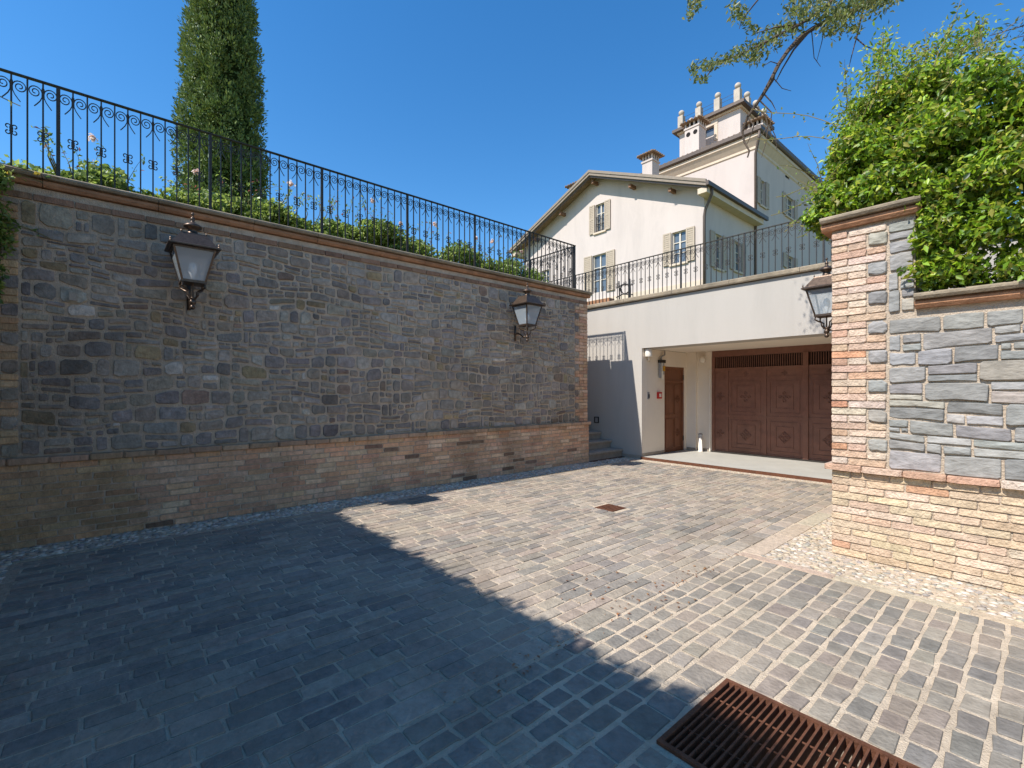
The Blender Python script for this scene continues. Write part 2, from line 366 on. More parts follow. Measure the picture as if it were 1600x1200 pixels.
# ------------------------------------------------------------------ the long left wall
WX, WY0, WY1, WH = -6.5, -1.05, 7.77, 3.5
lw = empty('stone_wall', (WX, 3.4, 0), 'long grey rubble stone wall with brick base, in shade, carrying two lanterns', 'wall')
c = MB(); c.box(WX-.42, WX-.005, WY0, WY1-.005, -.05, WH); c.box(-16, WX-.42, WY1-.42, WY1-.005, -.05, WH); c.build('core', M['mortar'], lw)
BR = [(.66,.45,.31),(.62,.405,.28),(.68,.49,.35),(.57,.365,.25),(.70,.53,.39),(.64,.395,.26)]  # brick colours brightened and warmed to offset the blue shade on this wall
BY = [(.60,.42,.255),(.55,.37,.22),(.63,.455,.29),(.50,.335,.20)]
pcs = []
def brick_col(y): 
    if y < .1 and random.random() < .85 - y * .3: return jit(random.choice(BY), .15)
    if random.random() < .025: return jit((.24,.165,.12), .2)
    return jit(random.choice(BR), .16)
for (s0,s1,t0,t1) in courses(WY0, WY1, 0, .80, .066, (.27,.27,.25,.29), .012):
    V,F = piece(rough_poly(s0,s1,t0,t1,False), mapX(WX), .05+random.uniform(-.003,.004), .005, -.01); pcs.append((V,F,brick_col(s0),(s1-s0)*(t1-t0)))
base = MB(); base.box(WX-.005, WX+.042, WY0, WY1-.003, -.05, .80); base.build('plinth_core', M['mortar'], lw)
s = WY0                              # projecting string course
while s < WY1+.03:
    e = min(WY1+.04, s+random.uniform(.26,.34)); V,F = piece(rough_poly(s+.003,e-.003,.80,.862,False), mapX(WX), .085+random.uniform(-.004,.004), .014, -.02)
    pcs.append((V,F,jit((.46,.32,.22),.2),.02)); s = e
# brick quoins at both ends, toothed
LQ = []; rows = int((3.36-.865)/.066); ch = (3.36-.865)/rows; SPL = []
for j in range(rows):
    t0, t1 = .865+j*ch+.005, .865+(j+1)*ch-.005
    for side in (0, 1):
        wq = .40 if (j // 2) % 2 else .27; first = .27 if j % 2 else .13
        a = 0
        while a < wq - .01:
            l = first if a == 0 else .27; l = min(l, wq - a)
            y0, y1 = (WY1-a-l, WY1-a) if side else (WY0+a, WY0+a+l)
            V,F = piece(rough_poly(y0+.005,y1-.005,t0,t1,False), mapX(WX), .012+random.uniform(-.003,.004), .004, -.01)
            pcs.append((V,F,jit(random.choice(BY if not side else BR), .16),l*ch)); a += l
    LQ.append((t0, t1, wq))
    V,F = piece(rough_poly(WX-.40,WX-.01,t0,t1,False), lambda s_,t_,n_: (s_, WY1+n_-.004, t_), .004, .003, -.01); pcs.append((V,[f[::-1] for f in F],jit(random.choice(BR)),.001))
s = WY0+.2                           # brick course under the coping
while s < WY1:
    e = min(WY1, s+random.uniform(.24,.30)); V,F = piece(rough_poly(s+.004,e-.004,3.37,3.43,False), mapX(WX), .015, .005, -.01); pcs.append((V,F,jit((.27,.17,.12),.15),.018)); s = e
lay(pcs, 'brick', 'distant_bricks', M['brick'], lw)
ST = [(.315,.29,.265),(.27,.25,.24),(.35,.32,.285),(.32,.28,.24),(.225,.21,.205),(.375,.35,.315),(.33,.30,.25),(.29,.27,.26)]  # warmth put into the stone colours against the bluish shade light
pcs = []
for (s0,s1,t0,t1) in rubble(WY0+.405, WY1-.405, .87, 3.36, (.095,.185), (.12,.28), .5):
    gp = random.uniform(.016, .032); prd = random.uniform(.004, .014)
    if (s1-s0) < .06 or (t1-t0) < .06: gp *= .6
    V,F = piece(wob(rough_poly(s0+gp/2,s1-gp/2,t0+gp/2,t1-gp/2), .87, 3.36), mapX(WX), prd, .005, -.01, .004, .04)
    r = random.random(); col = random.choice(ST)
    if r < .018: col = (.50,.47,.43)
    elif r < .05: col = (.36,.29,.18)
    elif r < .09: col = (.29,.22,.18)
    pcs.append((V,F,jit(col,.2,.03),(s1-s0)*(t1-t0)))
k = 0
while k < len(LQ):
    if LQ[k][2] < .3:
        e = k
        while e+1 < len(LQ) and LQ[e+1][2] < .3: e += 1
        for a_ in (WY0+.28, WY1-.40):
            V,F = piece(rough_poly(a_,a_+.118,LQ[k][0]+.003,LQ[e][1]-.003), mapX(WX), .010, .005, -.01, .004, .04); pcs.append((V,F,jit(random.choice(ST),.16,.03),.014))
        k = e
    k += 1
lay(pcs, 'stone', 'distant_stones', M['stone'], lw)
def coping(parent, runs, zt, m1, m2, step=.9):
    """terracotta bed + thin stone slab with a rounded nose; runs: (axis, fixed0, fixed1, a0, a1)"""
    for ax, f0, f1, a0, a1 in runs:
        a = a0
        while a < a1 - .02:
            e = min(a1, a + random.uniform(.8, 1.1) * step)
            if a1 - e < .25: e = a1
            for k, (z0, z1, o, mm, nm) in enumerate(((zt-.12, zt-.052, .0, m1, 'coping_brick'), (zt-.05, zt, .045, m2, 'coping_slab'))):
                i0, i1 = f0 - o, f1 + o; h = z1 - z0
                prof = [(i0+h*.3,z0),(i1-h*.3,z0),(i1,z0+h*.4),(i1,z1-h*.25),(i1-h*.3,z1),(i0+h*.3,z1),(i0,z1-h*.25),(i0,z0+h*.4)]
                q = MB(); al, ah = a+.0025, e-.0025
                if ax == 'Y': q.prism(prof, lambda p, z: (p, al, z), lambda p, z: (p, ah, z))
                else: q.prism(prof, lambda p, z: (al, p, z), lambda p, z: (ah, p, z))
                q.build(nm, mm, parent)
            a = e
coping(lw, [('Y', WX-.46, WX+.055, WY0-.3, WY1+.05), ('X', WY1-.46, WY1+.05, -15, WX-.52)], 3.63, M['terracotta'], M['slab'])

# wall behind the photographer: it throws the leafy shadow on the paving
bw = empty('rear_boundary_wall', (-4.2, -1.3, 0), 'stone and brick wall closing the near end of the courtyard', 'wall')
c = MB(); c.box(-6.95, -1.33, -1.5, -1.06, -.05, 3.5); c.build('core', M['mortar'], bw)
pcs = []
for (s0,s1,t0,t1) in courses(-6.9, -1.34, 0, .8, .066, (.27,.29), .012):
    V,F = piece(rough_poly(s0,s1,t0,t1,False), lambda s_,t_,n_: (s_, -1.06+n_, t_), .012, .004); pcs.append((V,[f[::-1] for f in F],jit(random.choice(BY)),.01))
lay(pcs, 'brick', 'base_bricks', M['brick'], bw, 0)
pcs = []
for (s0,s1,t0,t1) in rubble(-6.45, -1.34, .82, 3.48, (.12,.22), (.2,.36)):
    V,F = piece(rough_poly(s0+.012,s1-.012,t0+.012,t1-.012), lambda s_,t_,n_: (s_, -1.06+n_, t_), .014, .006, -.01, .006); pcs.append((V,[f[::-1] for f in F],jit(random.choice(ST)),.01))
lay(pcs, 'stone', 'wall_stones', M['stone'], bw, 0)
coping(bw, [('X', -1.55, -1.01, -6.95, -1.30)], 3.63, M['terracotta'], M['slab'])

# ------------------------------------------------------------------ right gate pillar and wall
PX, PY, PXE = -1.335, 5.10, -.735
rw = empty('gate_pillar_wall', (PX, PY, 0), 'sunlit brick and grey stone gate pillar with lower wall, overgrown by vine', 'wall')
c = MB(); c.box(PX+.006, PXE, PY+.005, 5.75, -.05, 3.0); c.box(PXE, 6, PY+.008, 5.6, -.05, 2.2)
c.box(-1.615, -1.1, 6.45, 8.95, -.05, 3.0); c.build('core', M['mortar_lit'], rw)
BL = [(.56,.46,.35),(.54,.44,.33),(.58,.49,.36),(.52,.41,.31),(.58,.49,.40),(.54,.43,.345),(.56,.475,.36)]
BP = [(.52,.40,.32),(.50,.37,.285),(.56,.46,.38),(.48,.33,.25),(.57,.49,.42)]
pcs = []
for (s0,s1,t0,t1) in courses(PX, 5.5, 0, .775, .0646, (.27,.28,.29), .010):
    col = random.choice(BL)
    if random.random() < .035: col = (.52,.33,.23)
    V,F = piece(rough_poly(s0,s1,t0,t1,False), mapY(PY), .007+random.uniform(-.004,.004), .005, -.01); pcs.append((V,F,jit(col,.09,.025),(s1-s0)*(t1-t0)))
s = PX - .045
while s < 5.5:
    e = s+random.uniform(.27,.31); V,F = piece(rough_poly(s+.003,e-.003,.778,.832,False), mapY(PY), .055+random.uniform(-.004,.004), .014, -.03); pcs.append((V,F,jit(random.choice(BP),.1),.018)); s = e
sp = MB(); sp.box(PX-.045, PX+.01, PY-.035, 5.74, .78, .83, (.5,.37,.29)); sp.build('string_return', M['brick_lit'], rw)
def quoin(x0, t0_, t1_, sgn=1):
    nr = int(round((t1_-t0_)/.0646)); ch_ = (t1_-t0_)/nr
    for j in range(nr):
        wq = .41 if (j // 2) % 2 == 0 else .27
        first = .27 if j % 2 else .13; a = 0
        while a < wq - .01:
            l = min(first if a == 0 else .28, wq - a)
            col = random.choice(BP); 
            if random.random() < .03: col = (.50,.28,.19)
            t0, t1 = t0_+j*ch_+.005, t0_+(j+1)*ch_-.005
            V,F = piece(rough_poly(x0+a+.005,x0+a+l-.005,t0,t1,False), mapY(PY), .010+random.uniform(-.005,.005), .005, -.01)
            pcs.append((V,F,jit(col,.09,.04),l*ch_)); a += l
        QW.append((t0_+j*ch_, t0_+(j+1)*ch_, wq))
        V,F = piece(rough_poly(PY+.01,5.74,t0,t1,False), lambda s_,t_,n_: (PX-n_+.006, s_, t_), .004, .003); pcs.append((V,[f[::-1] for f in F],jit(random.choice(BP)),.001))
QW = []; quoin(PX, .835, 2.97)
lay(pcs, 'brick', 'distant_bricks', M['brick_lit'], rw)
SL = [(.27,.28,.288),(.235,.246,.255),(.30,.31,.312),(.25,.263,.275),(.215,.226,.235),(.315,.305,.28),(.28,.293,.30)]
pcs = []
def stones(s0, s1, t0, t1):
    for (a,b,c_,d) in rubble(s0, s1, t0, t1, (.11,.19), (.22,.42), .5):
        gp = random.uniform(.008,.017)
        if d-c_ < .06: gp = .012
        V,F = piece(wob(rough_poly(a+gp/2,b-gp/2,c_+gp/2,d-gp/2,True,(.04,.2)), t0, t1, .014), mapY(PY), random.uniform(.005,.018), .005, -.01, .006, .05)
        pcs.append((V,F,jit(random.choice(SL),.16,.03),(b-a)*(d-c_)))
stones(PX+.42, PXE, 2.18, 2.95); stones(PX+.42, 4, .835, 2.12)
for (t0,t1,wq) in QW:                # short stones in the gaps between long quoins
    pass
k = 0
while k < len(QW):
    if QW[k][2] < .3:
        e = k
        while e+1 < len(QW) and QW[e+1][2] < .3: e += 1
        V,F = piece(rough_poly(PX+.28,PX+.415,QW[k][0]+.01,QW[e][1]-.01), mapY(PY), .018, .008, -.01, .01, .05); pcs.append((V,F,jit(random.choice(SL),.16,.03),.016)); k = e
    k += 1
lay(pcs, 'stone', 'distant_stones', M['stone_lit'], rw)
coping(rw, [('X', PY-.06, 5.80, PX-.07, PXE+.05)], 3.11, M['terracotta'], M['slab'])
coping(rw, [('X', PY-.06, 5.66, PXE+.0, 6)], 2.31, M['terracotta'], M['slab'])

# ------------------------------------------------------------------ drains
dg = empty('channel_grate', (0.1, 2.1, 0), 'rusty steel bar grate set across the paving in the foreground', 'grate')
q = MB(); 
q.box(GX0, GX1, GY0, GY0+.022, -.05, .012).box(GX0, GX1, GY1-.022, GY1, -.05, .012).box(GX0, GX0+.022, GY0+.022, GY1-.022, -.05, .0115).box(GX1-.022, GX1, GY0+.022, GY1-.022, -.05, .0115); q.build('frame', M['rust'], dg)
q = MB(); q.box(GX0+.001, GX1-.001, GY0+.001, GY1-.001, -.45, -.30).box(GX0+.001,GX1-.001,GY0+.001,GY0+.02,-.299,-.052).box(GX0+.001,GX1-.001,GY1-.02,GY1-.001,-.299,-.052).box(GX0+.001,GX0+.02,GY0+.021,GY1-.021,-.299,-.052); q.build('channel', M['stepstone'], dg)
bar = None; x = GX0+.045
while x < GX1-.03:
    if bar is None:
        q = MB(); q.box(x-.0045, x+.0045, GY0+.0225, GY1-.0225, -.04, .008); bar = q.build('bar', M['rust'], dg); b0 = np.array(bar.location) + wloc(dg)
    else: link_copy(bar, dg, (x, b0[1], b0[2]))
    x += .0295
for yy in (1.95, 2.1, 2.25): q = MB(); q.tube([(GX0+.02,yy,-.004),(GX1-.02,yy,-.004)], .004, 5); q.build('cross_rod', M['rust'], dg)
fd = empty('floor_drain', (-3.72, 4.91, 0), 'small square rusty drain cover in the middle of the paving', 'drain')
q = MB(); q.box(-3.865,-3.575,4.765,5.055,-.03,.002); q.build('cover', M['rust'], fd)
for k in range(6): q = MB(); q.box(-3.83+k*.045,-3.815+k*.045,4.79,5.03,.0022,.006); q.build('rib', M['rust'], fd)

# ------------------------------------------------------------------ garage building
FY = 9.0; OX, OXR, OZ = -5.96, -1.0, 2.47; DY = 11.0
gb = empty('garage_building', (OX, FY, 0), 'low pale grey rendered garage building with terrace railing on top', 'building')
q = MB()
q.box(-16, OX-.02, FY, 11.6, 2.6, 3.53).box(-16, OX-.02, FY, FY+.3, -.05, 2.6)
q.box(OX, OXR, FY, 9.45, OZ, 3.53).box(OXR, 8, FY, 11.6, -.05, 3.53)
q.box(OX-.02, OX-.0, FY, FY+.012, -.05, OZ); q.box(OX-.02, OX-.0, FY, FY+.3, OZ, 3.53)
q.build('wall', M['plaster'], gb)
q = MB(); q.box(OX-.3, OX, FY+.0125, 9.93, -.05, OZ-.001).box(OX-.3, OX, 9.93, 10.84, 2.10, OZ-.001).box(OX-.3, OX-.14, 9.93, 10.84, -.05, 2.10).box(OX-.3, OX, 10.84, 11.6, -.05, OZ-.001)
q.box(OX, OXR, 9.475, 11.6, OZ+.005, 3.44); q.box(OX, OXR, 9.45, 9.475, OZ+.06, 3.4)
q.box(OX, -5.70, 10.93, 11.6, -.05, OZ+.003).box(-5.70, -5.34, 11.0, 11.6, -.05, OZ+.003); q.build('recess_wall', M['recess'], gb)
q = MB(); q.box(OX+.0, OXR, 8.955, 8.985, -.04, .052); q.build('threshold_edge', M['rust'], gb)
q = MB(); q.box(OX, OXR, 8.985, 11.05, -.045, .05); q.build('threshold_slab', M['floor'], gb)
q = MB(); q.box(OX+.001, OX+.012, FY+.02, 9.92, .05, .12).box(-16, OX-.0, FY-.012, FY-.001, -.04, .075).box(OX+.02,-5.71,10.917,10.929,.05,.12).box(-5.69,-5.36,10.987,10.999,.05,.12); q.build('skirting', M['stepstone'], gb)
a = -16
while a < 8:
    e = a + 1.2; q = MB(); q.prism([(FY-.06,3.545),(FY+.4,3.53),(FY+.4,3.64),(FY-.04,3.64),(FY-.07,3.62),(FY-.07,3.565)], lambda p,z: (a+.003,p,z), lambda p,z: (e-.003,p,z)); q.build('coping_slab', M['slab'], gb); a = e
# garage door: steel frame, panels, vent bars, rosettes
gd = MB(); gd.box(-5.34, OXR, DY+.03, DY+.08, .05, 2.03); gd = gd.build('garage_door', M['door'], gb)
q = MB(); q.box(-5.34, OXR, DY+.02, DY+.10, 2.33, OZ+.004).box(-5.34,-5.27,DY,DY+.1,.05,2.33); q.build('door_frame', M['door'], gd)
q = MB(); q.box(-5.27, OXR, DY+.13, DY+.15, 2.03, 2.33); q.build('vent_backing', M['black'], gd)
posts_x = [-4.98, -4.14, -3.34, -2.5, -1.66]
for xx in (-3.34, -1.66): q = MB(); q.box(xx-.05, xx+.05, DY-.008, DY+.09, .05, 2.329); q.build('leaf_stile', M['door'], gd)
for xx in (-4.98, -4.14, -2.5): q = MB(); q.box(xx-.03, xx+.03, DY+.012, DY+.05, .06, 2.03); q.build('stile', M['door'], gd)
q = MB(); q.box(-5.27, OXR, DY+.016, DY+.05, 1.98, 2.06).box(-5.27, OXR, DY+.016, DY+.05, .06, .12).box(-5.27, OXR, DY+.018, DY+.05, 1.80, 1.84).box(-5.27, OXR, DY+.018, DY+.05, .90, .96); q.build('rail', M['door'], gd)
q = MB(); q.box(-5.34, OXR, DY-.03, DY+.02, .05, .085); q.build('floor_track', M['iron'], gd)
vb = None; x = -5.23
while x < OXR:
    if min(abs(x-xx) for xx in (-3.34,-1.66)) > .06:
        if vb is None: q = MB(); q.box(x-.008,x+.008,DY+.045,DY+.061,2.06,2.33); vb = q.build('vent_bar', M['door'], gd); v0 = wloc(vb)
        else: link_copy(vb, gd, (x, v0[1], v0[2]))
    x += .045
def ring(q, c, r, tr, n=12, axis='Y'):
    P = [(c[0]+r*math.cos(t), c[1], c[2]+r*math.sin(t)) if axis == 'Y' else (c[0], c[1]+r*math.cos(t), c[2]+r*math.sin(t)) for t in [2*math.pi*k/n for k in range(n+1)]]
    q.tube(P, tr, 5)
def rosette(c, s, parent, material, axis='Y', diamond=False):
    q = MB(); ring(q, c, .028*s, .008*s, 10, axis)
    for k in range(4):
        t = math.pi/2*k; o = (math.cos(t)*.072*s, math.sin(t)*.072*s)
        cc = (c[0]+o[0], c[1], c[2]+o[1]) if axis == 'Y' else (c[0], c[1]+o[0], c[2]+o[1]); ring(q, cc, .026*s, .008*s, 8, axis)
    if diamond:
        D = [(math.cos(math.pi/2*k)*.125*s, math.sin(math.pi/2*k)*.125*s) for k in range(5)]
        q.tube([(c[0]+a_, c[1], c[2]+b_) if axis == 'Y' else (c[0], c[1]+a_, c[2]+b_) for a_, b_ in D], .007*s, 5)
    return q.build('rosette', material, parent)
def moulding(x0, x1, z0, z1, parent, material, axis='Y', f=0, wd=.018):
    q = MB()
    for (a0,a1,b0,b1) in ((x0,x1,z0,z0+wd),(x0,x1,z1-wd,z1),(x0,x0+wd,z0+wd,z1-wd),(x1-wd,x1,z0+wd,z1-wd)):
        if axis == 'Y': q.box(a0,a1,f-.014,f,b0,b1)
        else: q.box(f,f+.014,a0,a1,b0,b1)
    q.build('moulding', material, parent)
cells = [(-5.27,-5.01,.85),(-4.95,-4.17,1),(-4.11,-3.39,1),(-3.29,-2.53,1),(-2.47,-1.71,1)]
for (x0,x1,s_) in cells:
    cx = (x0+x1)/2; wd = x1-x0
    if wd > .5:
        for (z0,z1) in ((1.02,1.74),(.18,.84)):
            moulding(x0+.06,x1-.06,z0,z1,gd,M['door'],'Y',DY+.03); moulding(x0+.18,x1-.18,z0+.1,z1-.1,gd,M['door'],'Y',DY+.03)
        rosette((cx,DY+.024,1.91),.6,gd,M['door'])
    rosette((cx,DY+.02,1.38),1.15 if wd>.5 else .9,gd,M['door'],'Y',False); rosette((cx,DY+.02,.51),1.0 if wd>.5 else .85,gd,M['door'],'Y',wd>.5)
q = MB(); q.tube([(-5.37,DY-.03,.06),(-5.37,DY-.03,2.04)], .018, 8); q.build('guide_pole', M['white'], gb)
# pedestrian door in the side wall of the recess
pd = MB(); pd.box(OX-.09, OX-.05, 9.93, 10.84, .05, 2.1); pd = pd.build('side_door', M['door2'], gb)
q = MB(); q.box(OX-.05,OX-.012,9.932,9.985,.052,2.098).box(OX-.05,OX-.012,10.785,10.838,.052,2.098).box(OX-.05,OX-.0125,9.985,10.785,2.04,2.098).box(OX-.05,OX-.0125,9.985,10.785,1.72,1.77); q.build('door_frame', M['door2'], pd)
q = MB(); q.box(OX-.0495,OX-.045,9.985,10.785,1.77,2.04); q.build('transom_panel', M['door2'], pd)
for (z0,z1) in ((.95,1.66),(.15,.85)):
    moulding(10.06,10.42,z0,z1,pd,M['door2'],'X',OX-.05); moulding(10.46,10.74,z0,z1,pd,M['door2'],'X',OX-.05)
rosette((OX-.042,10.6,1.32),.8,pd,M['door2'],'X',True); rosette((OX-.042,10.6,.5),.8,pd,M['door2'],'X',True)
for z in (.35,1.85): q = MB(); q.tube([(OX-.004,10.80,z-.06),(OX-.004,10.80,z+.06)], .014, 6); q.build('hinge', M['iron'], pd)

# fittings in the recess
t = empty('wall_lamp', (OX, 9.12, 2.3), 'small cream drum wall lamp under the garage lintel corner', 'lamp')
q = MB(); q.lathe([(.075,0),(.08,.01),(.08,.165),(.075,.175)], (OX+.09,9.13,2.28), 16); q.build('shade', M['white'], t, True)
q = MB(); q.tube([(OX+.0,9.22,2.22),(OX+.05,9.2,2.2),(OX+.08,9.15,2.23),(OX+.09,9.13,2.285)], .016, 8); q.build('bracket', M['white'], t, True)
t = empty('alarm_fitting', (OX, 9.72, 1.95), 'cluster of grey cylinders and brass cock fixed beside the side door', 'pipe fitting')
for k,(dy,z0,z1,r,m_) in enumerate(((-.05,1.82,2.2,.028,'grey'),(.03,1.78,2.2,.03,'white'),(.09,1.9,2.18,.02,'grey'))): q = MB(); q.lathe([(r*.9,0),(r,.01),(r,z1-z0-.01),(r*.9,z1-z0)], (OX+.045,9.72+dy,z0), 10); q.build('cylinder', M[m_], t, True)
q = MB(); q.box(OX+.004,OX+.09,9.64,9.84,2.17,2.24); q.build('manifold', M['iron'], t)
q = MB(); q.tube([(OX+.05,9.70,2.24),(OX+.05,9.70,2.30),(OX+.05,9.78,2.34),(OX+.05,9.86,2.36),(OX+.05,9.86,2.46)], .018, 8); q.build('pipe', M['grey'], t, True)
q = MB(); q.box(OX+.075,OX+.1,9.73,9.80,1.98,2.10); q.build('brass_cock', M['yellow'], t)
t = empty('alarm_button', (OX, 9.68, 1.42), 'small red call point box on the recess side wall', 'alarm')
q = MB(); q.box(OX+.002,OX+.045,9.60,9.75,1.34,1.49); q.build('box', M['red'], t); q = MB(); q.box(OX+.0455,OX+.05,9.635,9.715,1.375,1.455); q.build('plate', M['white'], t)
t = empty('key_switch', (OX, 9.25, 1.4), 'narrow dark key switch plate near the recess corner', 'switch')
q = MB(); q.box(OX+.002,OX+.02,9.215,9.275,1.33,1.49); q.build('plate', M['grey'], t); q = MB(); q.box(OX+.0205,OX+.035,9.23,9.26,1.36,1.44); q.build('slot', M['black'], t)
t = empty('spotlight', (-5.5, DY-.01, 2.3), 'white spotlight fixed high beside the garage door', 'spotlight')
q = MB(); q.lathe([(.02,0),(.07,.03),(.075,.1),(.05,.15)], (-5.52,10.90,2.2), 12); q.build('head', M['white'], t, True); q = MB(); q.box(-5.57,-5.47,10.94,10.998,2.31,2.37); q.build('mount', M['white'], t)
t = empty('floor_post', (-5.52, 10.82, .05), 'short white tubular post on the garage floor by the door', 'post')
q = MB(); q.lathe([(.06,0),(.06,.02),(.045,.022),(.045,.40)], (-5.52,10.80,.051), 12); q.build('tube', M['white'], t, True); q = MB(); q.lathe([(.048,0),(.048,.03),(.02,.05)], (-5.52,10.80,.452), 12); q.build('cap', M['grey'], t, True)
t = empty('step_light', (-7.23, FY, .81), 'square dark recessed light in the wall beside the steps', 'light')
q = MB(); q.box(-7.30,-7.16,FY-.02,FY-.001,.74,.76).box(-7.30,-7.16,FY-.02,FY-.001,.87,.89).box(-7.30,-7.28,FY-.02,FY-.001,.76,.87).box(-7.18,-7.16,FY-.02,FY-.001,.76,.87); q.build('frame', M['iron'], t); q = MB(); q.box(-7.28,-7.18,FY-.008,FY-.001,.76,.87); q.build('lens', M['grey'], t)
st = empty('stone_steps', (-7.5, 8.4, 0), 'grey stone steps rising behind the end of the long wall', 'steps')
for i in range(18):
    xf = -6.47-.315*i; q = MB(); q.box(xf-.36, xf-.02, WY1+.01, FY-.013, -.05 if i == 0 else .18*i-.02, .18*(i+1)-.045); q.box(xf-.345, xf+.02, WY1+.01, FY-.014, .18*(i+1)-.044, .18*(i+1)); q.build('step', M['stepstone'], st)
q = MB(); q.box(-6.55,-6.40,WY1+.02,FY-.02,-.03,.006); q.build('mat_strip', M['rust'], st)

# ------------------------------------------------------------------ lanterns
def lantern(label, base, out, group='wrought metal wall lanterns'):
    """base: wall point at eave height; out: unit vector from the wall"""
    bx, by, bz = base; o = np.array((out[0], out[1], 0.)); sdv = np.array((-out[1], out[0], 0.))
    root = empty('wall_lantern', (bx, by, bz-.6), label, 'lantern', group); C = np.array((bx, by, bz)) + o * .33
    P = lambda a, b_, z: tuple(C + sdv*a + o*b_ + np.array((0,0,z)))
    def sq(q, lv):
        V = []; 
        for h, z in lv: V += [P(-h,-h,z),P(h,-h,z),P(h,h,z),P(-h,h,z)]
        n = len(lv); q.add(V, [(i*4+k,i*4+(k+1)%4,(i+1)*4+(k+1)%4,(i+1)*4+k) for i in range(n-1) for k in range(4)]+[(3,2,1,0),tuple(range(4*n-4,4*n))]); return q
    q = sq(MB(), [(.215,-.02),(.235,-.012),(.235,.0),(.205,.012),(.12,.135),(.115,.15),(.09,.155)]); roof = q.build('roof', M['lamp_metal'], root)
    for a, b_ in ((-1,-1),(1,-1),(1,1),(-1,1)):
        q = MB(); q.lathe([(.006,0),(.012,.012),(.006,.022),(.009,.034),(.002,.048)], P(a*.215,b_*.215,-.002), 8); q.build('corner_knob', M['lamp_metal'], roof)
        q = MB(); q.lathe([(.005,0),(.010,.01),(.004,.02),(.002,.035)], P(a*.112,b_*.112,.148), 8); q.build('corner_knob', M['lamp_metal'], roof)
    q = MB(); q.lathe([(.075,.15),(.06,.165),(.045,.19),(.045,.215),(.085,.235),(.09,.25),(.07,.27),(.03,.29),(.014,.31),(.022,.325),(.022,.34),(.008,.355),(.006,.37),(.018,.385),(.006,.405)], P(0,0,0), 14); q.build('finial', M['lamp_metal'], root, True)
    T, B, zt, zb = .185, .105, -.02, -.36
    fr = MB()
    for a, b_ in ((-1,-1),(1,-1),(1,1),(-1,1)): fr.tube([P(a*T,b_*T,zt),P(a*B,b_*B,zb)], .013, 4)
    for (h, z) in ((T,zt-.008),(B,zb)):
        Q = [P(-h,-h,z),P(h,-h,z),P(h,h,z),P(-h,h,z),P(-h,-h,z)]
        for k in range(4): fr.tube([Q[k],Q[k+1]], .012, 4)
    fr.build('frame', M['lamp_metal'], root)
    for k in range(4):
        ang = [(-1,-1),(1,-1),(1,1),(-1,1),(-1,-1)]; (a0,b0_),(a1,b1_) = ang[k], ang[k+1]
        q = MB(); q.add([P(a0*B,b0_*B,zb),P(a1*B,b1_*B,zb),P(a1*T,b1_*T,zt),P(a0*T,b0_*T,zt)], [(0,1,2,3)]); q.build('pane', M['lampglass'], root)
    q = MB(); q.lathe([(.015,-.36),(.018,-.30),(.04,-.25),(.042,-.19),(.03,-.15),(.01,-.135)], P(0,0,0), 10); q.build('bulb', M['bulb'], root, True)
    q = MB(); sq(q, [(B+.012,zb-.02),(B+.012,zb-.004)])
    for a, b_ in ((-1,-1),(1,-1),(1,1),(-1,1)):
        q.tube([P(a*(B-.005),b_*(B-.005),zb-.02),P(a*.105,b_*.105,zb-.06),P(a*.075,b_*.075,zb-.085),P(a*.045,b_*.045,zb-.10),P(a*.045,b_*.045,zb-.14),P(a*.02,b_*.02,zb-.185)], .010, 6)
    q.tube([P(0,0,zb-.02),P(0,0,zb-.2)], .009, 6)
    q.build('cradle', M['lamp_metal'], root)
    q = MB(); q.lathe([(.01,-.30),(.022,-.29),(.028,-.275),(.018,-.255),(.014,-.25),(.03,-.235),(.034,-.215),(.024,-.195),(.016,-.185),(.03,-.175),(.012,-.16)], P(0,0,zb), 12); q.build('drop', M['lamp_metal'], root, True)
    q = MB(); q.tube([P(0,-.02,zb-.2),P(0,-.1,zb-.21),P(0,-.18,zb-.16),P(0,-.25,zb-.12),P(0,-.325,zb-.14)], .013, 6); q.tube([P(0,-.325,zb+.02),P(0,-.325,zb-.26)], .02, 6); q.build('wall_bracket', M['lamp_metal'], root, True)
    return root
lantern('large metal lantern near the left end of the shaded wall, below the cypress', (WX+.012, .70, 3.06), (1, 0))
lantern('metal lantern near the far end of the shaded wall, left of the steps', (WX+.012, 5.70, 3.06), (1, 0))
lantern('metal lantern sticking out beside the sunlit gate pillar, before the garage', (-1.615, 7.23, 2.88), (-1, 0))
q = MB(); q.box(WX+.024,WX+.05,-.30,-.24,2.42,2.50); tag(q.build('junction_box', M['stepstone']), 'tiny pale plastic box fixed on the shaded stone wall', 'box')

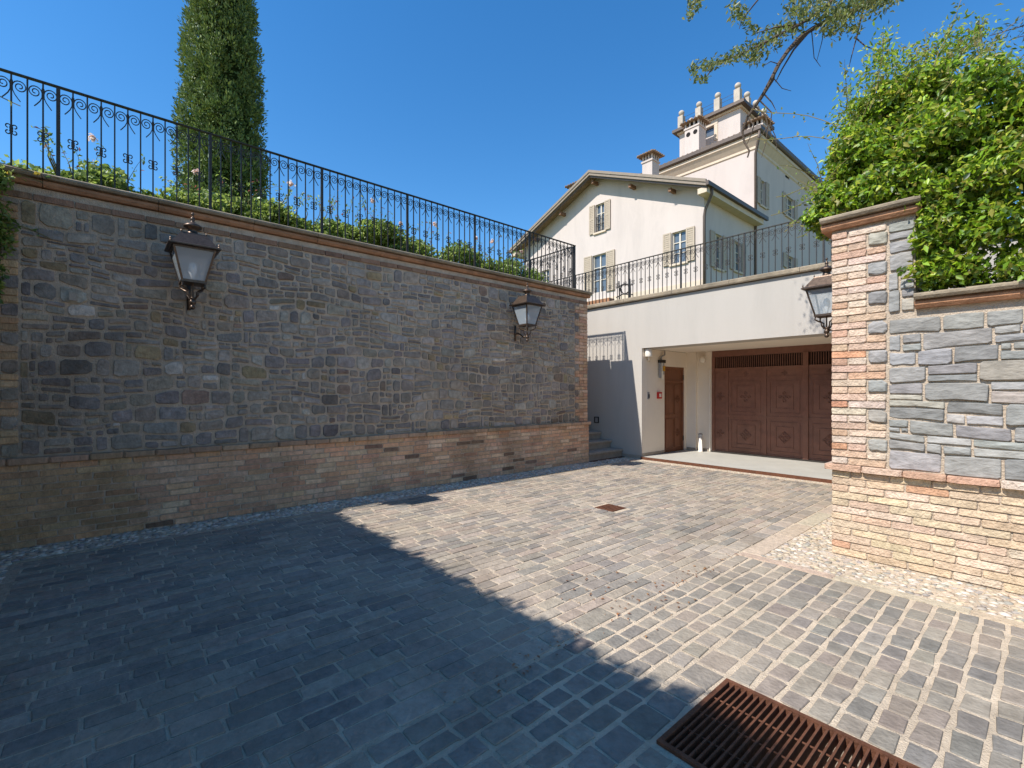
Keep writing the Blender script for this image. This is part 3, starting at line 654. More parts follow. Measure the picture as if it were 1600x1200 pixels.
# ------------------------------------------------------------------ wrought iron railings
def scroll_pts(sx):
    C = (.058, -.118); P = [(.062,-.262),(.044,-.236),(.022,-.20),(.008,-.16)]
    for k in range(29):
        t = math.pi - (math.pi * 3.6) * k / 28; r = .052 * (1 - .80 * (k / 28) ** 1.1) ; P.append((C[0]+r*math.cos(t)*.98, C[1]+r*math.sin(t)*1.18))
    return [(sx*p, z) for p, z in P]
def orn_pts():
    out = []
    for sx in (1,-1):
        for sz in (1,-1):
            P = [(.004, .002)]
            for k in range(11):
                t = math.pi*1.25 - math.pi*1.75*k/10; P.append((.022+.016*math.cos(t), .030+.018*math.sin(t)))
            out.append([(sx*p, sz*z) for p, z in P])
    return out
def railing(name, label, p0, dvec, n_mod, z0, h, mod=1.32, per=12, group='iron railings with scrolls', orn_z=.56, midrail=False, thick=1.0, bottom=False):
    p0 = np.array((p0[0], p0[1], z0)); dv = np.array((dvec[0], dvec[1], 0.)); L = n_mod*mod
    root = empty(name, p0 + dv*L/2, label, 'railing', group)
    W = lambda s, z: tuple(p0 + dv*s + np.array((0,0,z)))
    pr = np.array((-dvec[1], dvec[0], 0.))
    def bar(s, hw, hd, za, zb, nm):
        q = MB(); V = [np.array(W(s,z)) + dv*a*hw + pr*b*hd for z in (za,zb) for a,b in ((-1,-1),(1,-1),(1,1),(-1,1))]
        q.add(V, [(3,2,1,0),(4,5,6,7),(0,1,5,4),(1,2,6,5),(2,3,7,6),(3,0,4,7)]); return q.build(nm, M['iron'], root)
    q = MB(); V = [np.array(W(s,z)) + pr*b*.022 for s in (-.02,L+.02) for z,b in ((h-.012,-1),(h-.012,1),(h,1),(h,-1))]
    q.add(V, [(0,1,2,3),(7,6,5,4),(0,4,5,1),(1,5,6,2),(2,6,7,3),(3,7,4,0)]); q.build('top_rail', M['iron'], root)
    if bottom:
        q = MB(); q.tube([W(0,.07),W(L,.07)], .010, 4); q.build('bottom_rail', M['iron'], root)
    post = bar(0, .015, .015, -.03, h-.012, 'post'); plain = None; sl = sr = om = None
    for m in range(n_mod+1):
        if m: link_copy(post, root, wloc(post)+dv*mod*m)
        if m == n_mod: break
        for k in range(1, per):
            s = m*mod + k*mod/per
            if plain is None: plain = bar(s, .0065, .0065, -.02, h-.012, 'bar'); ps = s
            else: link_copy(plain, root, wloc(plain)+dv*(s-ps))
            if k % 2:
                if sl is None:
                    objs = []
                    for sx in (-1, 1):
                        q = MB(); q.tube([W(s+a, h-.004+z) for a, z in scroll_pts(sx)], .0055*thick, 4); objs.append(q.build('scroll', M['iron'], root))
                    sl, sr = objs; q = MB()
                    for P in orn_pts(): q.tube([W(s+a, h*(1-orn_z)+z) for a, z in P], .006*thick, 4)
                    q.lathe([(.009,-.03),(.014,0),(.009,.03)], W(s, h*(1-orn_z)), 6)
                    q2 = MB(); q2.lathe([(.010,-.02),(.013,0),(.010,.02)], W(s, h-.09), 6); cl_ = q2.build('clasp', M['iron'], root)
                    om = q.build('ornament', M['iron'], root); os_ = s
                else:
                    for src in (sl, sr, om, cl_): link_copy(src, root, wloc(src)+dv*(s-os_))
    return root
railing('iron_railing', 'long black scrolled railing on top of the shaded stone wall', (-6.65, -.387-1.32), (0, 1), 7, 3.625, 1.0)
railing('iron_railing', 'railing turning back from the far end of the stone wall', (-6.70, 7.533), (-1, 0), 4, 3.625, .99, group=None)
railing('iron_railing', 'railing along the terrace edge above the garage', (-12.9, 9.14), (1, 0), 10, 3.635, .88, mod=1.30, group=None)

# ------------------------------------------------------------------ villa
YG, XR = 22.0, -11.05
vl = empty('villa', (-15, 25, 6.4), 'cream villa with gabled front wing and taller block with roof terrace', 'house')
def wall_strips(q, a0, a1, z0, top, holes, P, depth=.2):
    """P(a, z, d): d = depth into the wall. top(a) linear between breaks"""
    br = sorted(set([a0, a1] + [h for H in holes for h in H[:2]] + [b for b in getattr(top, 'br', [])])); br = [b for b in br if a0 <= b <= a1]
    for l, r in zip(br[:-1], br[1:]):
        hs_ = sorted([H for H in holes if H[0] <= l+1e-6 and H[1] >= r-1e-6], key=lambda H: H[2]); z = z0
        for H in hs_: q.add([P(l,z,0),P(r,z,0),P(r,H[2],0),P(l,H[2],0)], [(0,1,2,3)]); z = H[3]
        q.add([P(l,z,0),P(r,z,0),P(r,top(r),0),P(l,top(l),0)], [(0,1,2,3)])
    for (l,r,b,t_) in [H[:4] for H in holes]:
        for A,B in (((l,b),(l,t_)),((r,t_),(r,b)),((l,t_),(r,t_)),((r,b),(l,b))): q.add([P(*A,0),P(*B,0),P(*B,depth),P(*A,depth)], [(0,1,2,3)])
def window(l, r, b, t_, P, shutters=True, bars=True, grille=False, depth=.16, sw=None, sill=True):
    def bx(q, a0, a1, z0, z1, d0, d1):
        V = [P(a,z,d) for d in (d0,d1) for a,z in ((a0,z0),(a1,z0),(a1,z1),(a0,z1))]; q.add(V, [(0,1,2,3),(7,6,5,4),(0,4,5,1),(1,5,6,2),(2,6,7,3),(3,7,4,0)]); return q
    q = MB(); q.add([P(l,b,depth),P(r,b,depth),P(r,t_,depth),P(l,t_,depth)], [(0,1,2,3)]); win = q.build('window', M['pane'], vl)
    if bars:
        q = MB(); f = .05
        bx(q,l,r,b,b+f,depth-.05,depth-.01); bx(q,l,r,t_-f,t_,depth-.05,depth-.01); bx(q,l,l+f,b+f,t_-f,depth-.05,depth-.01); bx(q,r-f,r,b+f,t_-f,depth-.05,depth-.01)
        m = (l+r)/2; bx(q,m-.04,m+.04,b+f,t_-f,depth-.055,depth-.01)
        for k in (1,2): z = b+(t_-b)*k/3; bx(q,l+f,m-.04,z-.02,z+.02,depth-.045,depth-.01); bx(q,m+.04,r-f,z-.02,z+.02,depth-.045,depth-.01)
        q.build('frame', M['wood'], win)
    if sill: q = MB(); bx(q,l-.12,r+.12,b-.1,b,-.09,depth-.06); q.build('sill', M['trim'], win)
    if grille:
        q = MB(); n = 5
        for k in range(n): a = l+(r-l)*(k+.5)/n; bx(q,a-.014,a+.014,b,t_*.55+b*.45,.02,.045)
        for z in (b+.1, b+(t_-b)*.3, t_*.55+b*.45): bx(q,l,r,z-.014,z+.014,.018,.047)
        q.build('grille', M['iron'], win)
    if shutters:
        s_ = sw or (r-l)*.58
        for a0, a1 in ((l-s_-.03,l-.03),(r+.03,r+s_+.03)):
            q = MB(); bx(q,a0,a1,b-.02,t_+.02,-.065,-.025); sh = q.build('shutter', M['shutter'], win)
            q = MB(); bx(q,a0,a0+.07,b-.02,t_+.02,-.085,-.066); bx(q,a1-.07,a1,b-.02,t_+.02,-.085,-.066)
            for z in (b-.02, b+(t_-b)*.5-.04, t_-.06): bx(q,a0+.07,a1-.07,z,z+.08,-.0845,-.066)
            n = int((t_-b)/.11)
            for k in range(n): z = b+.07+k*(t_-b-.14)/n; bx(q,a0+.075,a1-.075,z,z+.05,-.078,-.066)
            q.build('louvres', M['shutter'], win)
    return win
PY_ = lambda Y0: (lambda a, z, d: (a, Y0+d, z))
PX_ = lambda X0: (lambda a, z, d: (X0-d, a, z))
def hole(pxl, pxr, pyt, pyb, ax, val):
    """opening from the pixels of its left / right edge and top / bottom at its middle"""
    i = 0 if ax == 'Y' else 1; m = (pxl+pxr)/2
    return (at(pxl,500,ax,val)[i], at(pxr,500,ax,val)[i], at(m,pyb,ax,val)[2], at(m,pyt,ax,val)[2])
RX, RZ, EZ, HW = -17.62, 14.35, 11.42, 6.55       # ridge, eaves of the gabled wing
def roofz(a): return RZ - abs(a-RX)*(RZ-EZ)/7.0 - .12
roofz.br = [RX]
H1 = hole(930.5,945,318,362,'Y',YG); H2 = hole(1050,1072,361,411,'Y',YG); H3 = hole(926,947.5,397,457,'Y',YG); H4 = hole(846,858,422,450,'Y',YG)
q = MB(); wall_strips(q, -24.1, XR, 4.5, roofz, [H1,H2,H3,H4], PY_(YG))
S1 = hole(1116,1128,366,420,'X',XR); S2 = hole(1146,1158,378,424,'X',XR)
side = lambda a: EZ-.1
wall_strips(q, YG, 28, 4.5, side, [S1,S2], PX_(XR)); q.build('wing_wall', M['house'], vl)
for H, gri in ((H1,1),(H2,0),(H3,0),(H4,0)): window(*H, PY_(YG), grille=bool(gri), shutters=H is not H4, sill=H is not H3)
for H in (S1,S2): window(*H, PX_(XR), sw=.45)
q = MB(); q.box(-24.1, XR+.03, YG-.07, YG-.002, 6.72, 6.98); q.build('plinth_band', M['trim'], vl)
# wing roof: tiled slabs, layered grey verge, gutters
for sgn in (1, -1):
    e = RX + sgn*7.05; q = MB(); zz = EZ-.02
    q.add([(RX,YG-.75,RZ+.02),(e,YG-.75,zz),(e,28,zz),(RX,28,RZ+.02),(RX,YG-.75,RZ-.10),(e,YG-.75,zz-.12),(e,28,zz-.12),(RX,28,RZ-.10)], [(0,1,2,3),(7,6,5,4),(0,4,5,1),(1,5,6,2),(2,6,7,3),(3,7,4,0)]); q.build('roof', M['tile'], vl)
    for k,(o0,o1,dy,mm) in enumerate(((.10,-.05,.82,'greymetal'),(-.052,-.20,.78,'greymetal'),(-.202,-.30,.70,'darkmetal'))):
        q = MB(); V = [(x_,y_,z_) for y_ in (YG-dy,YG-dy+.12) for x_,z_ in ((RX,RZ+o1),(e,zz+o1),(e,zz+o0),(RX,RZ+o0))]
        q.add(V, [(0,1,2,3),(7,6,5,4),(0,4,5,1),(1,5,6,2),(2,6,7,3),(3,7,4,0)]); q.build('verge_trim', M[mm], vl)
    q = MB(); q.box(min(e,e+sgn*.14), max(e,e+sgn*.14), YG-.82, 28.3, zz-.2, zz+.0); q.build('gutter', M['darkmetal'], vl)
    q = MB(); a, b = sorted((RX+sgn*(HW+.03), e-sgn*.02)); q.box(a, b, YG-.68, 28, zz-.46, zz-.2); q.build('eave_box', M['trim'], vl)
    for k in ((0, 2.6, 5.0) if sgn > 0 else (2.6, 5.0)):
        xx = RX+sgn*k; z = RZ-k*(RZ-EZ)/7.0-.42; q = MB(); q.box(xx-.075, xx+.075, YG-.5, YG, z-.18, z); q.build('rafter_end', M['timber'], vl)
q = MB(); q.tube([(XR+.52,YG-.3,EZ-.2),(XR+.5,YG-.25,EZ-.5),(XR+.1,YG-.1,EZ-1.1),(XR+.05,YG-.09,EZ-1.4),(XR+.05,YG-.09,5.6)], .07, 8); q.build('downpipe', M['darkmetal'], vl, True)
# taller block
YT, TZ = 28.0, 16.1; XL = -21.5; YB = 43
T1 = hole(1187.5,1195,282,322,'X',XR); T2 = hole(1227,1233.5,265,279,'X',XR); T3 = hole(1227,1240,308,340,'X',XR); T4 = hole(1261,1268,290,304,'X',XR); T5 = hole(1228,1240,400,421,'X',XR)
q = MB(); top = lambda a: TZ
wall_strips(q, XL, XR, 4.5, top, [], PY_(YT)); wall_strips(q, YT, YB, 4.5, top, [T1,T2,T3,T4,T5], PX_(XR))
q.add([(XL,YT,5.5),(XL,YB,5.5),(XL,YB,TZ),(XL,YT,TZ),(XR,YB,5.5),(XR,YB,TZ)], [(0,1,2,3),(1,4,5,2)]); q.build('main_wall', M['house'], vl)
window(*T1, PX_(XR), bars=True, sw=.45); window(*T3, PX_(XR), sw=.5); window(*T5, PX_(XR), sw=.5)
for H in (T2,T4): window(*H, PX_(XR), shutters=False, bars=False, sill=False)
def ringbox(q, o0, z0, o1, z1):
    c0 = [(XL-o0,YT-o0),(XR+o0,YT-o0),(XR+o0,YB+o0),(XL-o0,YB+o0)]; c1 = [(XL-o1,YT-o1),(XR+o1,YT-o1),(XR+o1,YB+o1),(XL-o1,YB+o1)]
    q.add([(*p,z0) for p in c0]+[(*p,z1) for p in c1], [(k,(k+1)%4,4+(k+1)%4,4+k) for k in range(4)])
q = MB()
for (o0,z0,o1,z1) in ((0,15.35,.06,15.42),(.06,15.42,.06,15.55),(.06,15.55,.30,15.9),(.30,15.9,.36,15.95),(.36,15.95,.36,16.12),(.36,16.12,0,16.12)): ringbox(q,o0,z0,o1,z1)
q.build('cornice', M['trim'], vl)
q = MB()
for (o0,z0,o1,z1) in ((0,16.13,.46,16.13),(.46,16.13,.52,16.2),(.52,16.2,.52,16.42),(.52,16.42,.36,16.42)): ringbox(q,o0,z0,o1,z1)
q.build('eave_gutter', M['darkmetal'], vl)
q = MB(); ringbox(q, .44, 16.40, -3.4, 17.9); q.add([(XL+3.4,YT+3.4,17.9),(XR-3.4,YT+3.4,17.9),(XR-3.4,YB-3.4,17.9),(XL+3.4,YB-3.4,17.9)], [(0,1,2,3)]); q.build('roof', M['tile'], vl)
def tilerow(q, x0, y0, x1, y1, z, n, r=.075):
    for k in range(n):
        f = (k+.5)/n; q.add(ICO_V*np.array((r*.9,r*.9,r*.55))+np.array((x0+(x1-x0)*f,y0+(y1-y0)*f,z)), ICO_F)
q = MB(); tilerow(q, XL, YT-.46, XR+.46, YT-.46, 16.44, 34); tilerow(q, XR+.46, YT-.46, XR+.46, YB, 16.44, 50); tilerow(q, RX+7.02, YG-.7, RX+7.02, 28, EZ+.02, 22); tag(q.build('eave_tiles', M['tile'], vl), kind='stuff')
for (x_, y_) in ((XR+.06, YT-.08),): q = MB(); q.tube([(XR+.4,YT-.4,16.15),(XR+.3,YT-.3,15.7),(x_,y_,15.1),(x_,y_,6)], .075, 8); q.build('downpipe', M['darkmetal'], vl, True)
# roof terrace
TX0, TX1, TY0, TY1, TT = -17.4, -13.15, 31.0, 35.3, 20.05
HT = hole(1101,1116,199,214,'Y',TY0)
q = MB(); wall_strips(q, TX0, TX1, 16.8, lambda a: TT, [HT], PY_(TY0)); wall_strips(q, TY0, TY1, 16.8, lambda a: TT, [], PX_(TX1))
q.add([(TX0,TY0,16.8),(TX0,TY1,16.8),(TX0,TY1,TT),(TX0,TY0,TT),(TX1,TY1,16.8),(TX1,TY1,TT)], [(0,1,2,3),(1,4,5,2)]); q.build('belvedere_wall', M['house'], vl)
window(*HT, PY_(TY0), shutters=False, bars=False, sill=False)
q = MB(); a,b,c_,d = H_ = HT; q.box(a-.25,b+.25,TY0-.06,TY0-.002,d+.02,d+.3).box(a-.25,a-.01,TY0-.05,TY0-.002,c_-.4,d+.02).box(b+.01,b+.25,TY0-.05,TY0-.002,c_-.4,d+.02); q.build('window_surround', M['trim'], vl)
q = MB(); q.box(TX0-.12,TX1+.12,TY0-.12,TY1+.12,TT-.12,TT+.0); q.build('belvedere_cornice', M['trim'], vl)
q = MB(); q.box(TX0-.38,TX1+.38,TY0-.38,TY1+.38,TT+.002,TT+.2); q.build('belvedere_eave', M['darkmetal'], vl)
for (x_,y_) in [(TX0+.15+k*(TX1-TX0-.3)/3, TY0) for k in range(4)] + [(TX1-.15, TY0+1.4*k) for k in (1,2,3)] + [(TX0+.15, TY0+1.4*k) for k in (1,2,3)]:
    q = MB(); q.box(x_-.19,x_+.19,y_-.19,y_+.19,TT+.2,TT+1.12); p = q.build('parapet_post', M['post'], vl)
    q = MB(); q.lathe([(.1,0),(.07,.06)]+[(.2*math.sin(t),.25-.2*math.cos(t)) for t in [.35+k*.27 for k in range(11)]], (x_,y_,TT+1.12), 12); q.build('stone_ball', M['post'], p, True)
q = MB()
for z in (.45,.75,1.0): q.tube([(TX0,TY0,TT+z),(TX1-.15,TY0,TT+z),(TX1-.15,TY1-.15,TT+z)], .012, 4)
q.build('terrace_rail', M['iron'], vl)
def chimney(x0, x1, y0, y1, z0, z1, holes=0, cap='tile'):
    q = MB(); q.box(x0,x1,y0,y1,z0,z1); ch_ = q.build('chimney', M['house'], vl); m = .12
    q = MB(); q.box(x0-.05,x1+.05,y0-.05,y1+.05,z1,z1+.1)
    n = 3
    for k in range(n+1):
        xx = x0+(x1-x0-.1)*k/n
        q.box(xx,xx+.1,y0,y0+.1,z1+.1,z1+.42).box(xx,xx+.1,y1-.1,y1,z1+.1,z1+.42)
        yy = y0+(y1-y0-.1)*k/n
        if 0 < k < n: q.box(x1-.1,x1,yy,yy+.1,z1+.1,z1+.42).box(x0,x0+.1,yy,yy+.1,z1+.1,z1+.42)
    q.build('vent_piers', M['house'], ch_); q = MB(); q.box(x0+.15,x1-.15,y0+.15,y1-.15,z1+.1,z1+.42); q.build('flue', M['black'], ch_)
    q = MB(); z = z1+.42; xm, ym = (x0+x1)/2, (y0+y1)/2
    q.add([(x0-.22,y0-.22,z),(x1+.22,y0-.22,z),(x1+.22,y1+.22,z),(x0-.22,y1+.22,z),(xm,ym,z+.35)], [(3,2,1,0),(0,1,4),(1,2,4),(2,3,4),(3,0,4)])
    n = 6
    for k in range(n):
        f = (k+.5)/n
        for (x_,y_) in ((x0-.22+(x1-x0+.44)*f,y0-.22),(x1+.22,y0-.22+(y1-y0+.44)*f),(x0-.22,y0-.22+(y1-y0+.44)*f)): q.add(ICO_V*np.array((.1,.1,.07))+np.array((x_,y_,z+.02)), ICO_F)
    q.build('cap', M['tile'], ch_)
    for k in range(holes):
        q = MB(); xx = x0+(x1-x0)*(k+.5)/holes; c0 = (xx,y0-.012,z1-.35); n=14
        q.add([(c0[0]+.15*math.cos(2*math.pi*i/n),c0[1],c0[2]+.15*math.sin(2*math.pi*i/n)) for i in range(n)]+[(c0[0]+.15*math.cos(2*math.pi*i/n),y0-.001,c0[2]+.15*math.sin(2*math.pi*i/n)) for i in range(n)], [tuple(range(n-1,-1,-1))]+[(i,(i+1)%n,n+(i+1)%n,n+i) for i in range(n)]); q.build('round_vent', M['black'], ch_)
def chim_px(pxl, pxr, pyt, Yf, dep, z0, holes=0):
    a = at(pxl,400,'Y',Yf)[0]; b = at(pxr,400,'Y',Yf)[0]; zt = at((pxl+pxr)/2,pyt,'Y',Yf)[2]; chimney(a, b, Yf, Yf+dep, z0, zt-.5, holes)
chim_px(1070,1092,188,29.3,.95,16.6,2); chim_px(1003.5,1019,240,24.5,.75,11.8); chim_px(889,905,287,26.2,.9,11.2)
a = at(1194,190,'X',-11.9); chimney(-12.9,-12.0,a[1],a[1]+1.1,16.5,a[2]-.15)
# iron stand with a climbing plant on the terrace, planter box
t = empty('plant_stand', tuple(at(967,470,'Y',10.2)[:2])+(3.5,), 'twisted iron plant stand behind the terrace railing', 'plant stand')
b0 = at(967,470,'Y',10.2); q = MB()
for dx in (0,.34): q.tube([(b0[0]+dx,10.2,3.5),(b0[0]+dx+.02,10.2,4.1),(b0[0]+dx,10.2,4.42)], .018, 6)
for z in (4.0,4.25): q.tube([(b0[0]-.08,10.2,z),(b0[0]+.12,10.2,z+.06),(b0[0]+.42,10.2,z)], .016, 6)
for k in range(5): q.tube([(b0[0]+.17+.13*math.cos(t_),10.2+.02*k,4.2+.13*math.sin(t_)) for t_ in [k+i*.5 for i in range(9)]], .009, 5)
q.build('frame', M['iron'], t)
a = at(922,477,'Y',9.35); b = at(950,472,'Y',9.35); q = MB(); q.prism([(9.28,3.66),(9.46,3.66),(9.48,3.80),(9.26,3.80)], lambda p,z: (a[0]-.1,p,z), lambda p,z: (b[0]+.1,p,z)); tag(q.build('planter_box', M['terracotta']), 'long terracotta planter box at the terrace edge by the wall end', 'planter')

# ------------------------------------------------------------------ foliage
def leaf_arrays(P, size, asp=.5, out=None, bias=.6, fold=.12, droop=0.0):
    n = len(P); nrm = RNG.normal(size=(n,3)); nrm /= np.linalg.norm(nrm, axis=1, keepdims=True)
    if out is not None: nrm = nrm*(1-bias) + out*bias
    nrm[:,2] += .25; nrm /= np.linalg.norm(nrm, axis=1, keepdims=True)
    a = np.cross(nrm, RNG.normal(size=(n,3))); a[:,2] -= droop; a -= nrm*np.sum(a*nrm,axis=1,keepdims=True); a /= np.linalg.norm(a, axis=1, keepdims=True)+1e-9
    b = np.cross(nrm, a); L = np.asarray(size)[:,None]
    B = P - a*L*.5; T = P + a*L*.5 - nrm*L*.06
    Lf = P + b*L*asp*.5 + nrm*L*fold - a*L*.05; Rt = P - b*L*asp*.5 + nrm*L*fold - a*L*.05
    V = np.stack([B, Rt, T, Lf], axis=1).reshape(-1,3)
    return V
def leaf_obj(name, V, tints, m, parent, k=4):
    n = len(V)//4; me = bpy.data.meshes.new(name); org = V.mean(0)
    tri = np.arange(n)[:,None]*4 + np.array([[0,1,2,0,2,3]]); tri = tri.reshape(-1)
    me.vertices.add(len(V)); me.vertices.foreach_set('co', (V-org).astype(np.float32).ravel())
    me.loops.add(len(tri)); me.loops.foreach_set('vertex_index', tri.astype(np.int32))
    me.polygons.add(n*2); me.polygons.foreach_set('loop_start', np.arange(0,n*6,3,dtype=np.int32))
    try: me.polygons.foreach_set('loop_total', np.full(n*2,3,dtype=np.int32))
    except Exception: pass
    a = me.attributes.new('tint','FLOAT_COLOR','POINT'); T = np.ones((len(V),4),np.float32); T[:,:3] = np.repeat(tints,4,axis=0); a.data.foreach_set('color', T.ravel())
    me.update(calc_edges=True); me.validate(); me.materials.append(m)
    o = bpy.data.objects.new(name, me); COL.objects.link(o)
    if parent: o.parent = parent; o.location = org - wloc(parent)
    else: o.location = org
    return o
def tints(n, cols, a=.25):
    c = np.array(cols)[RNG.integers(0,len(cols),n)]; return c*(1+RNG.uniform(-a,a,(n,1)))
def blob_points(blobs, dens, shell=.62):
    P, O = [], []
    for (c_, r_) in blobs:
        c_, r_ = np.array(c_), np.array(r_); n = int(dens*(r_[0]*r_[1]*r_[2])**(2/3)*12)
        d = RNG.normal(size=(n,3)); d /= np.linalg.norm(d,axis=1,keepdims=True)
        lump = 1+.16*np.sin(d[:,0]*7+c_[0]*9)*np.sin(d[:,1]*6+c_[1]*5)+.14*np.sin(d[:,2]*8+c_[2]*7+d[:,0]*4)
        rad = RNG.uniform(shell**2,1,n)**.5*lump; p = c_+d*r_*rad[:,None]
        P.append(p); O.append(d)
    return np.concatenate(P), np.concatenate(O)
VINE = [(.21,.34,.02),(.26,.40,.025),(.17,.29,.02),(.33,.43,.035),(.10,.18,.015),(.40,.44,.05)]
ROSE = [(.16,.23,.04),(.21,.29,.055),(.11,.17,.03),(.27,.33,.08)]
# vine on pillar and wall
vn = empty('climbing_vine', (.2, 5.4, 2.3), 'lush bright green vine spilling over the gate pillar and wall', 'vine')
blobs = [((-1.33,5.45,3.30),(.24,.34,.20)),((-1.40,5.5,3.5),(.16,.3,.22)),((-1.12,5.6,3.62),(.36,.42,.40)),((-1.0,5.75,4.02),(.34,.4,.38)),((-.78,5.6,3.50),(.40,.45,.40)),((-.72,5.8,4.15),(.32,.4,.36)),
         ((-.45,5.35,3.05),(.36,.36,.42)),((-.42,5.5,3.65),(.42,.45,.45)),((-.50,5.05,2.72),(.24,.13,.36)),((-.30,5.15,2.52),(.42,.16,.27)),((.0,5.2,2.95),(.45,.32,.48)),((.05,5.4,3.45),(.45,.45,.42)),
         ((.25,5.15,2.55),(.45,.18,.30)),((.55,5.25,3.0),(.5,.4,.6)),((.75,5.2,2.55),(.4,.22,.32)),((1.1,5.35,3.0),(.55,.45,.65)),((1.7,5.4,3.0),(.6,.5,.7)),((2.5,5.5,3.0),(.7,.5,.7)),((3.4,5.5,2.9),(.7,.5,.6)),
         ((-1.43,5.33,3.18),(.13,.22,.22))]
blobs += [((-1.30,5.28,3.22),(.22,.20,.14)),((-1.0,5.22,3.24),(.30,.20,.17)),((-.78,5.15,3.2),(.22,.18,.2)),((-.62,5.08,2.95),(.16,.14,.32)),((-.66,5.12,2.55),(.14,.14,.26)),((-.6,5.3,2.8),(.2,.25,.4)),((-1.1,5.9,4.3),(.25,.3,.3)),((-1.28,5.75,3.9),(.2,.3,.3))]
sub = []
for c_, r_ in blobs:
    sub.append((c_, tuple(x_*.78 for x_ in r_)))
    for k in range(11):
        d = np.array([random.gauss(0,1) for _ in range(3)]); d /= np.linalg.norm(d); f = random.uniform(.30,.46); g_ = max(.09, f*min(r_))
        sub.append((tuple(np.array(c_)+d*np.array(r_)*random.uniform(.7,.95)), (g_*1.2,g_*1.1,g_)))
P, O = blob_points(sub, 1150, .3)
keep = ~((P[:,0] < PXE+.02) & (P[:,2] < 3.13) & (P[:,0] > PX-.03) & (P[:,1] > PY-.08)) & ~((P[:,2] < 2.33) & (P[:,1] > PY-.07))
P, O = P[keep], O[keep]
V = leaf_arrays(P, RNG.uniform(.04,.078,len(P)), .5, O, .42, .10, .5); leaf_obj('foliage', V, tints(len(P), VINE+[(.09,.15,.02),(.06,.11,.015),(.33,.30,.06)], .42), M['leaf'], vn)
P, O = blob_points([((-1.15,5.85,4.5),(.34,.35,.36)),((-.8,5.9,4.5),(.36,.35,.32)),((-1.32,5.7,4.15),(.2,.3,.4)),((-.4,5.7,4.15),(.4,.35,.28)),((.1,5.6,3.95),(.4,.35,.24)),((-1.5,5.45,3.45),(.16,.25,.34)),((-1.1,5.85,4.85),(.16,.2,.34)),((-.55,5.9,4.7),(.3,.25,.22))], 560, .05)
leaf_obj('loose_foliage', leaf_arrays(P, RNG.uniform(.035,.065,len(P)), .42, O, .2, .1, .4), tints(len(P), VINE+[(.27,.28,.06),(.22,.27,.05)], .3), M['leaf'], vn)
def shoots(starts, L, spread, nl, size, cols, parent, up=1.0, rad=.005, mleaf='leaf', nm='shoot'):
    lp, ld = [], []; q = MB()
    for s_ in starts:
        d = np.array((random.uniform(-1,1)*spread, random.uniform(-1,1)*spread, up)); d /= np.linalg.norm(d); p = np.array(s_, dtype=float); pts = [p.copy()]; l = L*random.uniform(.6,1.2)
        for k in range(6):
            d = d + np.array((random.uniform(-.2,.2),random.uniform(-.2,.2),-.07)); d /= np.linalg.norm(d); p = p+d*l/6; pts.append(p.copy())
        q.tube(pts, [rad*(1-.75*i/6) for i in range(7)], 4)
        for k in range(nl):
            f = random.uniform(.15,1)*6; i = min(5,int(f)); b_ = pts[i]+(pts[i+1]-pts[i])*(f-i); lp.append(b_+np.array([random.gauss(0,size*.55) for _ in range(3)]))
    lp = np.array(lp); V = leaf_arrays(lp, RNG.uniform(.6,1.2,len(lp))*size, .42); q.build(nm+'_stems', M['stem'], parent)
    return leaf_obj(nm+'_leaves', V, tints(len(lp), cols, .25), M[mleaf], parent)
YEL = [(.22,.27,.06),(.27,.28,.08),(.17,.25,.05),(.30,.26,.10)]
st_ = [(random.uniform(-1.35,-.3), random.uniform(5.4,6.0), random.uniform(3.95,4.35)) for _ in range(36)]
shoots(st_, .62, .5, 30, .05, YEL, vn)
shoots([(-1.45,5.3,random.uniform(3.1,3.7)) for _ in range(5)], .5, .2, 9, .04, YEL, vn, up=.1, nm='trailing_shoot')
for dx in ((-.9,-.25,.12),(-.8,-.1,.3),(-.7,-.2,-.05),(-.9,-.1,.22)):
    pass
wv = []; q = MB()
for (z, dx, dz) in ((3.55,-.55,.05),(3.42,-.6,.0),(3.3,-.45,-.03),(3.95,-.75,.35),(4.1,-.8,.55),(3.2,-.35,-.08)):
    p0 = np.array((-1.35,5.45,z)); pts = [p0+np.array((dx*f, -.1*f, dz*f+.04*math.sin(f*5))) for f in np.linspace(0,1,7)]; q.tube(pts, .004, 4)
    for k in range(22): f = random.uniform(.1,1); i = min(5,int(f*6)); wv.append(pts[i]+np.array([random.gauss(0,.03) for _ in range(3)]))
q.build('trailing_stems', M['stem'], vn); wv = np.array(wv); leaf_obj('trailing_leaves', leaf_arrays(wv, RNG.uniform(.03,.055,len(wv)), .5), tints(len(wv), YEL), M['leaf'], vn)

# corner vine at the left frame edge, climbing the rear wall
cv = empty('corner_vine', (-6.2, -.95, 2.2), 'dark yellow-green creeper hanging at the left edge of the stone wall', 'vine')
P, O = blob_points([((-6.38,-.80,3.02),(.09,.16,.30)),((-6.36,-.84,2.55),(.10,.12,.35)),((-6.33,-.80,3.45),(.12,.14,.14))], 1500, .3); keep = P[:,0] > WX+.03; P, O = P[keep], O[keep]
leaf_obj('foliage', leaf_arrays(P, RNG.uniform(.04,.07,len(P)), .55, O, .3), tints(len(P), ROSE+YEL[:1]), M['leaf'], cv)
q = MB(); lp = []
for (z, l, dz) in ((3.60,.62,.02),(3.52,.5,.05),(2.98,.55,.10),(3.1,.3,.02),(4.2,.35,.05),(4.0,.2,0)):
    pts = [np.array((WX+.12+.03*math.sin(f*6), -.98+l*f, z+dz*math.sin(f*3))) for f in np.linspace(0,1,8)]; q.tube(pts, .0045, 4)
    for k in range(int(26*l)): i = random.randrange(7); lp.append(pts[i]+np.array([random.gauss(0,.025) for _ in range(3)]))
